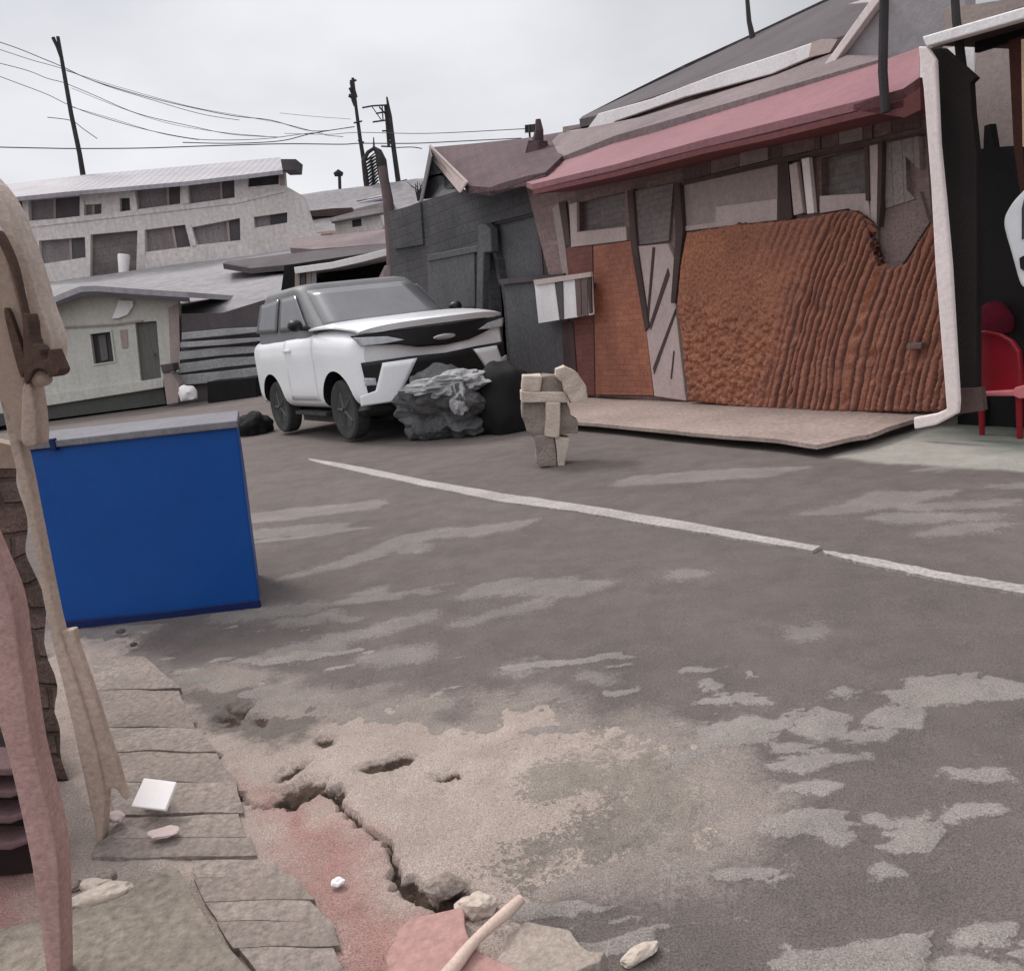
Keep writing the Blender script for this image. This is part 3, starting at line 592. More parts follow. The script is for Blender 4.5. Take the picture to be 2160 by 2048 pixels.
mesh('corner_post', pp(PH, [(355, 650), (377, 640), (380, 770), (360, 775)], 0.06, 0.2), greyboard, Hs)
mesh('plinth', pp(PH, [(-150, 897), (72, 861), (344, 818), (350, 852), (75, 888), (-150, 920)], 0.0, 3.5), plinthg, Hs)
ev = [(-150, 690), (85, 652), (130, 632), (172, 616), (205, 615), (300, 622), (398, 628)]
f_ = PH.poly(ev, 0.55); b_ = [p - PH.N * 4.5 for p in f_]; n = len(f_); dz = Vector((0, 0, 0.16))
V = f_ + b_ + [v + dz for v in f_] + [v + dz for v in b_]
Fc = []
for i in range(n - 1): Fc += [[i, i + 1, n + i + 1, n + i], [2 * n + i, 3 * n + i, 3 * n + i + 1, 2 * n + i + 1], [i, 2 * n + i, 2 * n + i + 1, i + 1], [n + i, n + i + 1, 3 * n + i + 1, 3 * n + i]]
Fc += [[0, n, 3 * n, 2 * n], [n - 1, 2 * n - 1, 4 * n - 1, 3 * n - 1]]
mesh('roof', (V, Fc), tin, Hs)
mesh('fascia', join(*[prism([PH.p(*ev[i], 0.57), PH.p(*ev[i + 1], 0.57), PH.p(*ev[i + 1], 0.57) + Vector((0, 0, -0.13)), PH.p(*ev[i], 0.57) + Vector((0, 0, -0.13))], -PH.N * 0.06) for i in range(n - 1)]), slate, Hs)
tag(mesh('wall_board', pp(PH, [(250, 634), (280, 635), (280, 646), (268, 664), (250, 671), (236, 672), (243, 655)], 0.1, 0.08), white), 'white shield shaped board fixed below the gable of the small house', 'board')
# low stone post and steps beside the house
st = thing('gate_post', PH.p(360, 845, 0.9), 'short dark topped gate post at the corner of the small house', 'post')
mesh('shaft', pp(PH, [(343, 788), (362, 786), (378, 812), (376, 850), (352, 855)], 0.9, 0.4), greyboard, st, bevel=0.02)
mesh('cap', pp(PH, [(337, 770), (364, 766), (366, 782), (343, 788)], 0.95, 0.5), slate, st, bevel=0.02)
tag(mesh('bucket', rock(PH.p(397, 832, 1.6), (0.23, 0.22, 0.27), 3, 3, 0.28, flat=0.6), white, smooth=True), 'rounded bright white sack on the ground beside the dark crate', 'sack')
tag(mesh('crate', pp(PH, [(436, 806), (540, 796), (541, 846), (438, 850)], 1.5, 0.9), black, bevel=0.02), 'black box at the foot of the board retaining wall', 'box')
# retaining wall of rough boards
rw = thing('retaining_wall', PH.p(460, 850, 0.4), 'grey retaining wall of rough horizontal boards behind the white car', 'wall')
mesh('back_wall', pp(PH, [(383, 662), (470, 660), (560, 632), (600, 628), (600, 848), (383, 856)], 0.2, 0.6), slate, rw)
rows = [((383, 702), (545, 690), 15), ((380, 722), (548, 712), 12), ((378, 742), (545, 730), 18), ((376, 768), (545, 752), 20), ((376, 792), (540, 775), 22)]
for (a, b, h) in rows:
    mid = ((a[0] + b[0]) / 2 + random.uniform(-15, 15), (a[1] + b[1]) / 2 + random.uniform(-6, 2))
    mesh('board', pp(PH, [a, mid, b, (600, b[1] - 4), (600, b[1] - 4 + h), (b[0], b[1] + h - 4), (mid[0], mid[1] + h), (a[0], a[1] + h)], 0.2 + random.uniform(0.10, 0.25), 0.12), boardg, rw, bevel=0.02)

# ------------------------------------------------------------------ clutter on the hill: masts, ruin, sheds
PT = front(56.0)
def mast(name, label, pts, rads, arms, extra=None, pl=PT, m=polem):
    t = thing(name, pl.p(*pts[-1]), label, 'mast')
    mesh('pole', tube([pl.p(*p) for p in pts], rads, 8), m, t)
    for a in arms: mesh('crossarm', tube([pl.p(x, y, 0.25) for x, y in a], 0.05, 6), m, t)
    return t
def lattice(pl, L1, L2, n, r):
    V = []
    for i in range(n):
        t0, t1 = i / n, (i + 1) / n
        def at(Lx, t):
            s = t * (len(Lx) - 1); j = min(int(s), len(Lx) - 2); f = s - j
            return (Lx[j][0] * (1 - f) + Lx[j + 1][0] * f, Lx[j][1] * (1 - f) + Lx[j + 1][1] * f)
        V.append(tube([pl.p(*at(L1, t0)), pl.p(*at(L2, t1))], r, 5)); V.append(tube([pl.p(*at(L2, t0)), pl.p(*at(L1, t0))], r, 5))
    return join(*V)
ma = mast('radio_mast', 'tall thin knotty radio mast at left of the pair on the hilltop', [(744, 165), (751, 227), (760, 296), (771, 362), (778, 430)], [0.09, 0.10, 0.12, 0.15, 0.16], [[(746, 260), (764, 256)], [(755, 297), (768, 301)]])
mesh('antenna', join(*[tube([PT.p(743 + random.uniform(-6, 6), y), PT.p(746 + random.uniform(-6, 6), y + 14)], 0.09, 5) for y in range(168, 215, 6)] + [tube([PT.p(738, 172), PT.p(752, 170)], .07, 5), tube([PT.p(736, 202), PT.p(746, 206)], .12, 5)]), polem, ma)
mb = mast('radio_mast', 'right hand mast on the hilltop with ladder and long crossarms', [(816, 205), (822, 245), (831, 318), (844, 412)], [0.05, 0.14, 0.15, 0.17], [[(764, 228), (785, 224), (818, 222)], [(786, 258), (815, 254)], [(806, 277), (822, 276)], [(804, 309), (826, 310)], [(793, 240), (815, 236)]])
mesh('ladder', join(tube([PT.p(813, 222), PT.p(820, 308)], 0.10, 6), lattice(PT, [(813, 222), (820, 308)], [(822, 245), (831, 310)], 8, 0.06)), polem, mb)
mesh('stay', join(tube([PT.p(785, 226), PT.p(806, 256)], 0.03, 5), tube([PT.p(800, 226), PT.p(812, 240)], 0.05, 5), tube([PT.p(806, 222), PT.p(808, 254)], 0.04, 5)), polem, mb)
ar = thing('arch_frame', PT.p(778, 424, 0.5), 'pointed latticed arch frame standing between the two hilltop masts', 'arch')
mesh('left_leg', tube([PT.p(778, 424, .5), PT.p(771, 380, .5), PT.p(767, 340, .5), PT.p(776, 322, .5), PT.p(789, 313, .5)], [0.16, 0.15, 0.15, 0.12, 0.1], 8), polem, ar)
mesh('right_leg', tube([PT.p(789, 313, .5), PT.p(798, 320, .5), PT.p(804, 340, .5), PT.p(811, 385, .5), PT.p(814, 405, .5)], [0.12, 0.22, 0.34, 0.3, 0.25], 8), polem, ar)
mesh('finial', tube([PT.p(789, 315, .5), PT.p(788, 290, .5)], [0.08, 0.03], 6), polem, ar)
mesh('web', lattice(PT, [(768, 342), (774, 385), (780, 424)], [(792, 322), (797, 360), (800, 400)], 12, 0.045), polem, ar)
ru = tag(mesh('ruined_wall', pp(PT, [(720, 410), (807, 399), (835, 384), (858, 378), (860, 416), (818, 428), (720, 433)], 0.9, 0.6), blockw), 'low crumbling block wall on the hilltop below the masts', 'wall')
sp = thing('lamp_post', PT.p(718, 432, 0.3), 'short hilltop lamp post with a flat dark mushroom head', 'lamp post')
mesh('pole', tube([PT.p(718, 434, .3), PT.p(716, 368, .3)], 0.1, 8), polem, sp)
mesh('lamp_head', tube([PT.p(705, 369, .3), PT.p(714, 365, .3), PT.p(723, 368, .3)], [0.12, 0.22, 0.12], 8), polem, sp)
P5 = front(50.0)
hs_ = thing('hillside_shack', P5.p(680, 484), 'low brown hillside shack with dark flat roof right of the long building', 'shack')
mesh('wall', pp(P5, [(612, 452), (745, 446), (750, 478), (614, 486)], 0, 2.0), greyboard, hs_)
mesh('roof', pp(P5, [(606, 450), (700, 440), (742, 438), (748, 452), (700, 456), (608, 458)], 0.4, 2.6), browndark, hs_)
mesh('window', pp(P5, [(617, 460), (637, 459), (638, 482), (619, 484)], 0.05, 0.05), darkglass, hs_)
mesh('wall_board', pp(P5, [(640, 459), (655, 458), (656, 481), (641, 482)], 0.07, 0.05), mauve, hs_)
tag(mesh('roof_tank', pp(P5, [(609, 433), (632, 430), (641, 432), (643, 445), (610, 447)], 0.1, 1.0), shutter, bevel=0.05), 'small dark box tank on the brown hillside shack roof', 'tank')
mw = tag(mesh('rubble_wall', pp(P5, [(730, 446), (815, 425), (830, 430), (830, 484), (740, 482), (700, 496), (610, 500), (612, 486), (740, 478)], 0.3, 0.8), mat('pale rubble', (0.40, 0.345, 0.345), (0.27, 0.23, 0.23), 0.6, fine=0.5, pattern='brick', psize=(1.1, 0.4), pdark=0.4)), 'pale cracked rubble wall climbing the hill beside the utility pole', 'wall')
for (pl_, nm_, lb_, wall_, roof_, win_, wm_, rm_) in (
    (front(44.0), 'hillside_shack', 'small grey hut with a rusty roof just right of the long building base', [(622, 505), (700, 492), (704, 516), (628, 526)], [(612, 502), (652, 492), (704, 486), (712, 496), (660, 504), (614, 509)], [(640, 507), (656, 504), (657, 517), (641, 519)], greyboard, mat('rusty roof', (0.22, 0.13, 0.11), None, 1)),
    (front(46.0), 'hillside_shack', 'pale plastered hut stepping up the hillside left of the utility pole', [(704, 462), (800, 446), (806, 488), (710, 500)], [(696, 460), (750, 446), (806, 438), (812, 448), (756, 458), (700, 468)], [(742, 464), (762, 461), (763, 477), (743, 480)], plaster, slate),
    (front(52.0), 'hillside_shack', 'uppermost tiny hut on the hillside beneath the ruined block wall', [(752, 424), (806, 414), (810, 436), (756, 444)], [(746, 423), (778, 413), (812, 408), (816, 416), (780, 423), (748, 430)], [(772, 424), (784, 422), (785, 433), (773, 435)], mauve, tin)):
    hk = thing(nm_, pl_.p(*wall_[3]), lb_, 'shack', 'huts on the hillside')
    mesh('wall', holes(pl_, wall_, [win_], 0, 1.2), wm_, hk); mesh('window', pp(pl_, grow(win_, 1.1), -0.1, 0.05), darkglass, hk)
    a_ = pl_.poly(roof_[:3], -1.2); b_ = pl_.poly(roof_[3:], 0.35); mesh('roof', prism(a_ + b_, (0, 0, -0.1)), rm_, hk)
P4 = front(36.0)
la = thing('lean_to_roof', P4.p(700, 540), 'broad dark lean to shed roof above the white roofed shelter', 'shed')
mesh('upper_roof', (lambda a, b: prism(a + b, (0, 0, -0.2)))(P4.poly([(612, 523), (662, 526), (700, 523), (835, 518)], 1.5), P4.poly([(835, 480), (815, 482), (720, 494), (618, 503)], -1.5)), mauve, la)
mesh('lower_roof', (lambda a, b: prism(a + b, (0, 0, -0.2)))(P4.poly([(470, 556), (529, 566), (625, 564), (740, 546), (835, 524)], 3.0), P4.poly([(835, 512), (740, 520), (640, 530), (480, 552)], 1.5)), slate, la)
mesh('wall', pp(P4, [(529, 568), (640, 565), (640, 625), (572, 628), (566, 600), (540, 584)], 2.0, 0.5), black, la)
# white-roofed shelter between the car and the hill
P2 = front(20.0)
sh = thing('shelter', P2.p(760, 800), 'open dark shelter with a white painted sloping roof behind the car', 'shed')
a = P2.poly([(620, 564), (700, 553), (760, 540), (820, 524), (895, 515)], 0.6)
mesh('roof', prism(a + [p - P2.N * 2.5 + Vector((0, 0, 0.12)) for p in reversed(a)], (0, 0, -0.14)), white, sh, bevel=0.01)
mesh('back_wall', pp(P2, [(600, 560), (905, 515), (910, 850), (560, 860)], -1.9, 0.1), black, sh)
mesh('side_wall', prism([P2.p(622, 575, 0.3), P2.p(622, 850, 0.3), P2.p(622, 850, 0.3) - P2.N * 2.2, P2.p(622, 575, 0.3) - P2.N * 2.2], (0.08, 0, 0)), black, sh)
for i, x in enumerate((622, 634, 646, 657)):
    mesh('slat', pp(P2, [(x, 577 - i * 2), (x + 10, 576 - i * 2), (x + 10, 860), (x, 860)], 0.42 + 0.02 * (i % 2), 0.05), (greyboard, slate, greyboard, boardg)[i], sh)
mesh('front_wall', pp(P2, [(668, 640), (900, 620), (905, 860), (668, 860)], 0.3, 0.08), slate, sh)
up_ = thing('utility_pole', P2.p(832, 860, 0.9), 'dark leaning utility pole rising through the white roofed shelter', 'pole')
mesh('pole', tube([P2.p(832, 860, 0.9), P2.p(829, 542, 0.9), P2.p(818, 420, 0.9), P2.p(806, 352, 0.9)], [0.15, 0.14, 0.115, 0.09], 10), mat('grey brown pole', (0.17, 0.125, 0.125), (0.12, 0.085, 0.085), 3, streak=0.4), up_, smooth=True)
mesh('collar', tube([P2.p(827, 560, 0.9), P2.p(829, 590, 0.9)], [0.16, 0.34], 10), mat('grey brown pole', (0, 0, 0)), up_)

# left pole and the wires
P3 = front(48.0)
lp = thing('utility_pole', P3.p(178, 385), 'thin leaning utility pole with split top behind the long building', 'pole')
mesh('pole', tube([P3.p(180, 400), P3.p(168, 325), P3.p(150, 240), P3.p(137, 165), P3.p(122, 78)], [0.16, 0.13, 0.12, 0.11, 0.09], 8), polem, lp)
mesh('brace', tube([P3.p(128, 120, 0.05), P3.p(120, 98, 0.05), P3.p(112, 80, 0.05)], [0.08, 0.08, 0.1], 8), polem, lp)
def wire(pts, label, Y0, Y1=None, r=0.03):
    Y1 = Y1 or Y0; n = len(pts); Q = []
    for i, p in enumerate(pts): Q.append(front(Y0 + (Y1 - Y0) * i / (n - 1)).p(*p))
    # smooth the sag with a spline through the points
    out = []
    for i in range(n - 1):
        p0, p1, p2, p3 = Q[max(i - 1, 0)], Q[i], Q[i + 1], Q[min(i + 2, n - 1)]
        for s in range(6):
            t = s / 6; out.append(0.5 * ((2 * p1) + (p2 - p0) * t + (2 * p0 - 5 * p1 + 4 * p2 - p3) * t * t + (3 * p1 - p0 - 3 * p2 + p3) * t ** 3))
    out.append(Q[-1])
    return tag(mesh('overhead_wire', tube(out, r, 5), wirem, uv=False), label, 'wire', 'overhead wires')
wire([(-60, 70), (30, 100), (85, 122), (133, 142), (200, 172), (330, 210), (480, 243), (570, 254), (660, 277), (745, 268)], 'highest overhead wire sweeping from the split pole to the mast crossarm', 47.8, 54, .022)
wire([(-60, 85), (60, 125), (133, 146), (220, 180), (300, 205), (420, 240), (505, 254)], 'short overhead wire just under the highest one on the split pole', 47.8, 50, .016)
wire([(-60, 120), (50, 147), (100, 166), (137, 176), (200, 202), (290, 240), (400, 266), (490, 284), (590, 290)], 'second overhead wire down on the split pole sagging to the right', 47.8, 53, .018)
wire([(-60, 140), (40, 177), (100, 200), (145, 222), (200, 243), (300, 272), (400, 292), (462, 296), (560, 293), (660, 281), (690, 286), (724, 289)], 'third overhead wire down with a deep sag over the tin roof', 47.8, 54, .018)
wire([(100, 248), (150, 255), (175, 272), (205, 293)], 'short slack wire end hanging from the split pole', 47.8, 48.5, .02)
wire([(-60, 309), (0, 311), (90, 313), (165, 314), (300, 313), (450, 308), (600, 304), (720, 305), (760, 303), (870, 303), (960, 299), (1100, 292)], 'lowest nearly level overhead wire crossing the whole hillside', 47.7, 56, .03)
wire([(385, 301), (490, 303), (590, 298), (650, 284), (700, 275), (748, 268)], 'rising overhead wire end joining the left mast', 50, 55, .026)
wire([(836, 312), (870, 311), (890, 314)], 'stub of wire right of the ladder mast', 56, 56, .03)
wire([(140, 150), (250, 184), (400, 225), (520, 247), (600, 262), (655, 276)], 'thin parallel wire just below the highest overhead wire', 47.8, 54, .012)
wire([(150, 186), (260, 230), (360, 262), (470, 280), (560, 288)], 'thin parallel wire just below the second overhead wire', 47.8, 53, .012)
wire([(150, 226), (240, 252), (340, 282), (420, 296)], 'thin parallel wire just below the third overhead wire', 47.8, 52, .012)
wire([(590, 239), (660, 246), (740, 252)], 'faint short wire crossing left of the knotty mast', 54, 56, .012)
wire([(600, 282), (690, 284), (755, 280), (900, 282), (1110, 272)], 'faint upper wire running from the masts to the barred panel', 54, 30, .014)
bs = thing('bare_shrub', P5.p(885, 420), 'leafless twiggy shrub on the skyline left of the dark gable', 'shrub')
random.seed(3)
mesh('twigs', join(*[tube([P5.p(882, 424), P5.p(882 + random.uniform(-12, 16), 408 - random.uniform(0, 12)), P5.p(880 + random.uniform(-22, 28), 396 - random.uniform(0, 14))], [0.05, 0.03, 0.015], 4) for _ in range(16)]), polem, bs)

# ------------------------------------------------------------------ facade line of the right-hand side of the street
A_, B_ = G(1445, 848, 0.1), G(1995, 870, 0.1)
PS = Plane(A_, B_ - A_)
# dark gabled house
DH = thing('dark_house', PS.p(1060, 800), 'charcoal boarded house with a maroon tiled gable roof beside the red roofed shack', 'house')
mesh('wall', holes(PS, [(820, 452), (886, 426), (971, 402), (1113, 378), (1160, 370), (1225, 838), (1080, 815), (880, 850), (830, 850)], [[(1026, 535), (1037, 534), (1050, 549), (1063, 648), (1073, 792), (1042, 796), (1036, 650)], [(1036, 470), (1162, 440), (1184, 577), (1056, 589)]], 0, 0.2), darkwall, DH)
dd = mesh('doorway', pp(PS, [(1018, 528), (1060, 528), (1082, 800), (1030, 806)], -0.35, 0.05), black, DH)
ww = mesh('window', pp(PS, [(1030, 464), (1170, 434), (1190, 582), (1050, 596)], -0.12, 0.06), darkpanel, DH)
mesh('frame', join(pp(PS, [(1131, 449), (1136, 448), (1146, 582), (1141, 583)], -0.06, 0.05), pp(PS, [(1036, 470), (1162, 440), (1163, 446), (1037, 476)], -0.055, 0.05)), slate, ww)
mesh('pane', pp(PS, [(1138, 450), (1162, 444), (1183, 575), (1148, 580)], -0.075, 0.04), mat('dim maroon glass', (0.075, 0.055, 0.06), (0.05, 0.04, 0.045), 1), ww)
GA, GB, GC = PS.p(911, 322, -1.85), PS.p(969, 402, 0.0), PS.p(890, 421, -0.6)
mesh('gable_wall', prism([GA, GB, PS.p(930, 414, -0.1), GC], -PS.N * 0.1), darkwall, DH)
mesh('gable_window', prism([onplane(GA, GB, GC, x, y, 0.03) for x, y in [(938, 368), (958, 396), (936, 402)]], -PS.N * 0.05), black, DH)
mesh('gable_beam', prism([onplane(GA, GB, GC, x, y, 0.05) for x, y in [(905, 364), (938, 358), (942, 364), (904, 371)]], -PS.N * 0.05), slate, DH)
mesh('pillar', pp(PS, [(1008, 476), (1020, 472), (1034, 482), (1037, 532), (1020, 534), (1014, 800), (1000, 802)], 0.10, 0.14), darkpanel, DH, bevel=0.02)
mesh('trim', pp(PS, [(900, 538), (1007, 518), (1007, 532), (902, 552)], 0.05, 0.06), darkpanel, DH, bevel=0.01)
mesh('panel', pp(PS, [(902, 552), (1000, 534), (1004, 812), (905, 830)], 0.03, 0.04), darkpanel, DH)
mesh('plinth_panel', pp(PS, [(1064, 600), (1186, 580), (1215, 800), (1080, 800)], 0.04, 0.06), darkpanel, DH)
mesh('sill', pp(PS, [(1052, 590), (1188, 577), (1190, 587), (1054, 601)], 0.09, 0.1), slate, DH)
mesh('switch_box', pp(PS, [(978, 648), (997, 648), (997, 671), (980, 671)], 0.14, 0.12), black, DH)
mesh('side_wing', pp(PS, [(812, 450), (886, 428), (892, 516), (830, 526)], 0.04, 0.4), darkwall, DH)
# roof: ridge runs back and to the right, gable end faces the street's far side
rl = [PS.p(989, 392, 0.45), PS.p(1033, 396, 0.45), PS.p(1060, 386, 0.45), PS.p(1113, 371, 0.45), PS.p(1150, 364, 0.45)]
ru_ = [PS.p(1250, 268, -2.0), PS.p(1106, 292, -2.0), PS.p(1000, 303, -2.0), PS.p(909, 311, -2.0)]
mesh('roof', prism(rl + ru_, (0, 0, -0.12)), tile, DH)
mesh('bargeboard', (lambda a: prism(a, (-PS.U * 0.08)))([PS.p(909, 311, -1.9) + Vector((0, 0, 0.06)), PS.p(989, 392, 0.5) + Vector((0, 0, 0.06)), PS.p(974, 405, 0.5), PS.p(908, 328, -1.9)]), greyboard, DH)
mesh('gable_side', prism([PS.p(908, 313, -1.9), PS.p(886, 428, -1.9), PS.p(892, 426, -0.2), PS.p(912, 330, -0.2)], (-PS.U * 0.06)), slate, DH)
ch = thing('chimney', PS.p(1130, 350, -1.0), 'slim tapering maroon chimney on the tiled roof', 'chimney')
c0 = PS.p(1131, 352, -1.0); c1 = PS.p(1128, 300, -1.0); c2 = PS.p(1135, 252, -1.0)
mesh('stack', tube([c0 - Vector((0, 0, 0.1)), c1 + PS.U * 0.1], [0.28, 0.15], 4), tile, ch)
mesh('flue', tube([c1 + PS.U * 0.1, PS.p(1137, 275, -1.0), c2], [0.09, 0.07, 0.04], 8), mat('dark flue', (0.09, 0.06, 0.065), None, 3), ch)
rs = thing('roof_sign', PS.p(1117, 285, -2.2), 'tiny square barred panel on the skyline beside the chimney', 'sign')
mesh('panel', holes(PS, [(1107, 264), (1126, 262), (1126, 279), (1107, 281)], [[(1110, 266), (1113, 266), (1113, 278), (1110, 278)], [(1118, 265), (1120, 265), (1120, 277), (1118, 277)]], -2.2, 0.05), polem, rs)
mesh('stalk', tube([PS.p(1117, 280, -2.25), PS.p(1118, 295, -2.25)], 0.02, 5), polem, rs)

# red-roofed shack
SK = thing('shack', PS.p(1600, 860), 'brown walled street shack with a long faded red tin roof', 'shack')
WS = [(1110, 392), (1298, 350), (1480, 300), (1626, 268), (1800, 222), (1950, 196), (1960, 400), (1997, 872), (1740, 873), (1445, 847), (1240, 836), (1222, 836)]
HW = [[(1218, 428), (1318, 404), (1318, 476), (1218, 488)], [(1732, 334), (1822, 310), (1826, 408), (1733, 414)]]
mesh('wall', holes(PS, WS, HW, 0.02, 0.2), shackw, SK)
mesh('window', pp(PS, grow(HW[0], 1.05), -0.08, 0.05), greywin, SK, )
w2 = mesh('window', pp(PS, grow(HW[1], 1.05), -0.08, 0.05), greywin, SK)
mesh('window_frame', pp(PS, [(1200, 432), (1216, 426), (1217, 490), (1320, 478), (1321, 508), (1204, 522)], 0.06, 0.05), lightboard, SK, bevel=0.008)
mesh('narrow_window', pp(PS, [(1179, 428), (1193, 425), (1203, 518), (1191, 520)], 0.05, 0.04), browndark, SK)
mesh('corner_post', pp(PS, [(1165, 440), (1178, 428), (1192, 520), (1205, 640), (1190, 600)], 0.05, 0.05), greyboard, SK)
d1 = mesh('door', pp(PS, [(1251, 520), (1342, 507), (1352, 610), (1378, 834), (1256, 833)], 0.07, 0.06), orangedoor, SK, bevel=0.006)
mesh('side_panel', pp(PS, [(1192, 525), (1249, 519), (1254, 833), (1222, 834), (1210, 680)], 0.045, 0.05), mat('maroon side', (0.25, 0.10, 0.085), (0.19, 0.08, 0.07), 1.2, pattern='brick', psize=(0.16, 0.07), pdark=0.75, fine=0.3), SK)
mesh('dark_post', pp(PS, [(1184, 680), (1208, 676), (1218, 830), (1192, 830)], 0.055, 0.04), browndark, SK)
mesh('post', pp(PS, [(1322, 402), (1334, 400), (1342, 510), (1368, 690), (1360, 700), (1330, 520)], 0.10, 0.09), browndark, SK, bevel=0.008)
mesh('upper_board', pp(PS, [(1336, 404), (1420, 388), (1410, 508), (1342, 518)], 0.06, 0.05), greywin, SK)
mesh('plank_panel', pp(PS, [(1343, 520), (1408, 514), (1428, 560), (1425, 660), (1447, 846), (1380, 836), (1362, 690)], 0.075, 0.06), lightboard, SK, bevel=0.008)
for q in ([(1376, 522), (1381, 522), (1367, 680), (1364, 668)], [(1408, 566), (1412, 580), (1372, 696), (1370, 684)], [(1424, 652), (1424, 664), (1379, 790), (1377, 776)], [(1420, 740), (1422, 742), (1416, 800), (1414, 798)]):
    mesh('batten', pp(PS, q, 0.085, 0.012), browndark, SK)
mesh('post', pp(PS, [(1420, 388), (1433, 385), (1440, 488), (1424, 640), (1414, 640), (1424, 500)], 0.12, 0.11), browndark, SK, bevel=0.008)
mesh('sign_board', pp(PS, [(1434, 390), (1640, 347), (1640, 466), (1441, 489)], 0.06, 0.05), greyboard, SK)
mesh('light_panel', pp(PS, [(1510, 437), (1639, 420), (1639, 464), (1442, 488), (1441, 478), (1510, 470)], 0.075, 0.05), lightboard, SK)
mesh('lintel', pp(PS, [(1434, 386), (1480, 374), (1640, 339), (1938, 281), (1938, 287), (1640, 346), (1434, 392)], 0.10, 0.09), browndark, SK)
fx = [(1440, 372, 320), (1500, 356, 312), (1560, 340, 290), (1620, 326, 276), (1650, 320, 268), (1720, 304, 252), (1730, 302, 250), (1770, 294, 240), (1820, 284, 232), (1840, 280, 226), (1880, 270, 220), (1938, 258, 208)]
for i in range(len(fx) - 1):
    a, b = fx[i], fx[i + 1]
    mesh('frieze_board', pp(PS, [(a[0], a[1] + 12), (b[0] - 1, b[1] + 12), (b[0] - 1, b[2]), (a[0], a[2])], 0.045 + 0.01 * (i % 3), 0.05), (brownmid, shackw, greyboard, brownmid, shackw)[i % 5], SK)
mesh('post', pp(PS, [(1640, 345), (1662, 340), (1672, 480), (1640, 480)], 0.08, 0.07), browndark, SK)
mesh('light_strip', pp(PS, [(1664, 348), (1680, 343), (1694, 450), (1674, 455)], 0.11, 0.05), lightboard, SK, bevel=0.006)
mesh('light_strip', pp(PS, [(1690, 336), (1706, 332), (1717, 450), (1702, 452)], 0.12, 0.05), pinkwhite, SK, bevel=0.006)
mesh('window_sill', pp(PS, [(1729, 414), (1830, 408), (1848, 560), (1836, 570), (1822, 460), (1790, 440), (1729, 450)], 0.07, 0.06), lightboard, SK)
mesh('post', pp(PS, [(1823, 308), (1831, 306), (1834, 424), (1826, 424)], 0.10, 0.08), browndark, SK)
mesh('light_strip', pp(PS, [(1832, 306), (1851, 302), (1852, 440), (1840, 560), (1836, 430)], 0.085, 0.06), lightboard, SK)
mesh('post', pp(PS, [(1852, 300), (1861, 298), (1858, 430), (1853, 480), (1849, 480)], 0.13, 0.12), browndark, SK)
mesh('wall_board', pp(PS, [(1863, 298), (1938, 285), (1940, 360), (1910, 330), (1912, 400), (1930, 420), (1868, 440)], 0.075, 0.06), mat('grey planks', (0.30, 0.25, 0.24), (0.22, 0.18, 0.175), 1.5, pattern='planks_v', psize=(0.1, 1), fine=0.4, pdark=0.4), SK)
mesh('rough_patch', pp(PS, [(1860, 440), (1940, 405), (1960, 470), (1905, 556), (1870, 560), (1852, 570)], 0.06, 0.05), mat('grey mud patch', (0.27, 0.20, 0.185), (0.19, 0.14, 0.13), 3, fine=0.6, bump=0.8), SK)
mesh('window_sill', pp(PS, [(1868, 556), (1906, 552), (1900, 570), (1868, 568)], 0.16, 0.15), brownmid, SK, bevel=0.006)
# red roof: eave 0.7 m in front of the wall, rising behind
E = [(1122, 389), (1298, 347), (1480, 296), (1626, 262), (1800, 216), (1856, 202), (1905, 188), (1940, 164)]
T = [(1078, 372), (1298, 287), (1444, 247), (1626, 193), (1800, 147), (1856, 130), (1890, 118), (1940, 100)]
ep = PS.poly(E, 0.7); tp = PS.poly(T, -0.35)
mesh('roof', prism(ep + list(reversed(tp)), (0, 0, -0.07)), redroof, SK)
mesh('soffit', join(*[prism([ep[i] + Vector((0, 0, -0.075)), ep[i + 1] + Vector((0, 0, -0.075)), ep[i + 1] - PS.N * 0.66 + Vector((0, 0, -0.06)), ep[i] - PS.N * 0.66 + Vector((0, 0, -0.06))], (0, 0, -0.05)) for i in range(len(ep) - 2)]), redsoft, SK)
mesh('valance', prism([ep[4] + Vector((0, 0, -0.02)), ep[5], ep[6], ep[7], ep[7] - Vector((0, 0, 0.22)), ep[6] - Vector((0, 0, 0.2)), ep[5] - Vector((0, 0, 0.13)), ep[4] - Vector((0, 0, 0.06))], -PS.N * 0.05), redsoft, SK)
MT = [(1180, 282), (1298, 262), (1444, 208), (1626, 160), (1748, 112), (1860, 110)]
MB_ = [(1100, 368), (1298, 290), (1444, 250), (1626, 196), (1748, 162), (1860, 130)]
a = PS.poly(MB_, -0.30); b = PS.poly(MT, -1.7)
mesh('upper_roof', prism([p + Vector((0, 0, 0.02)) for p in a] + [p for p in reversed(b)], (0, 0, -0.1)), mauve, SK)

# upper house behind with dark roof and white fascia
UH = thing('upper_house', PS.p(1600, 300, -2.0), 'taller house behind the red roof with dark slate roof and white fascia', 'house')
mesh('fascia', pp(PS, [(1187, 279), (1240, 270), (1262, 240), (1371, 210), (1516, 155), (1662, 108), (1731, 84), (1766, 84), (1750, 110), (1709, 121), (1626, 157), (1444, 205), (1298, 256), (1284, 270)], -1.6, 0.08), white, UH, bevel=0.01)
mesh('fascia_end', pp(PS, [(1712, 90), (1732, 83), (1767, 83), (1750, 111), (1706, 122)], -1.58, 0.08), lightboard, UH)
df = PS.poly([(1222, 252), (1262, 243), (1371, 213), (1516, 158), (1662, 111), (1760, 88), (1900, 40)], -1.66)
db = PS.poly([(1900, -70), (1742, -2), (1582, 74), (1444, 137), (1335, 191), (1228, 246)], -4.6)
mesh('roof', prism(df + db, (0, 0, -0.12)), slate, UH)
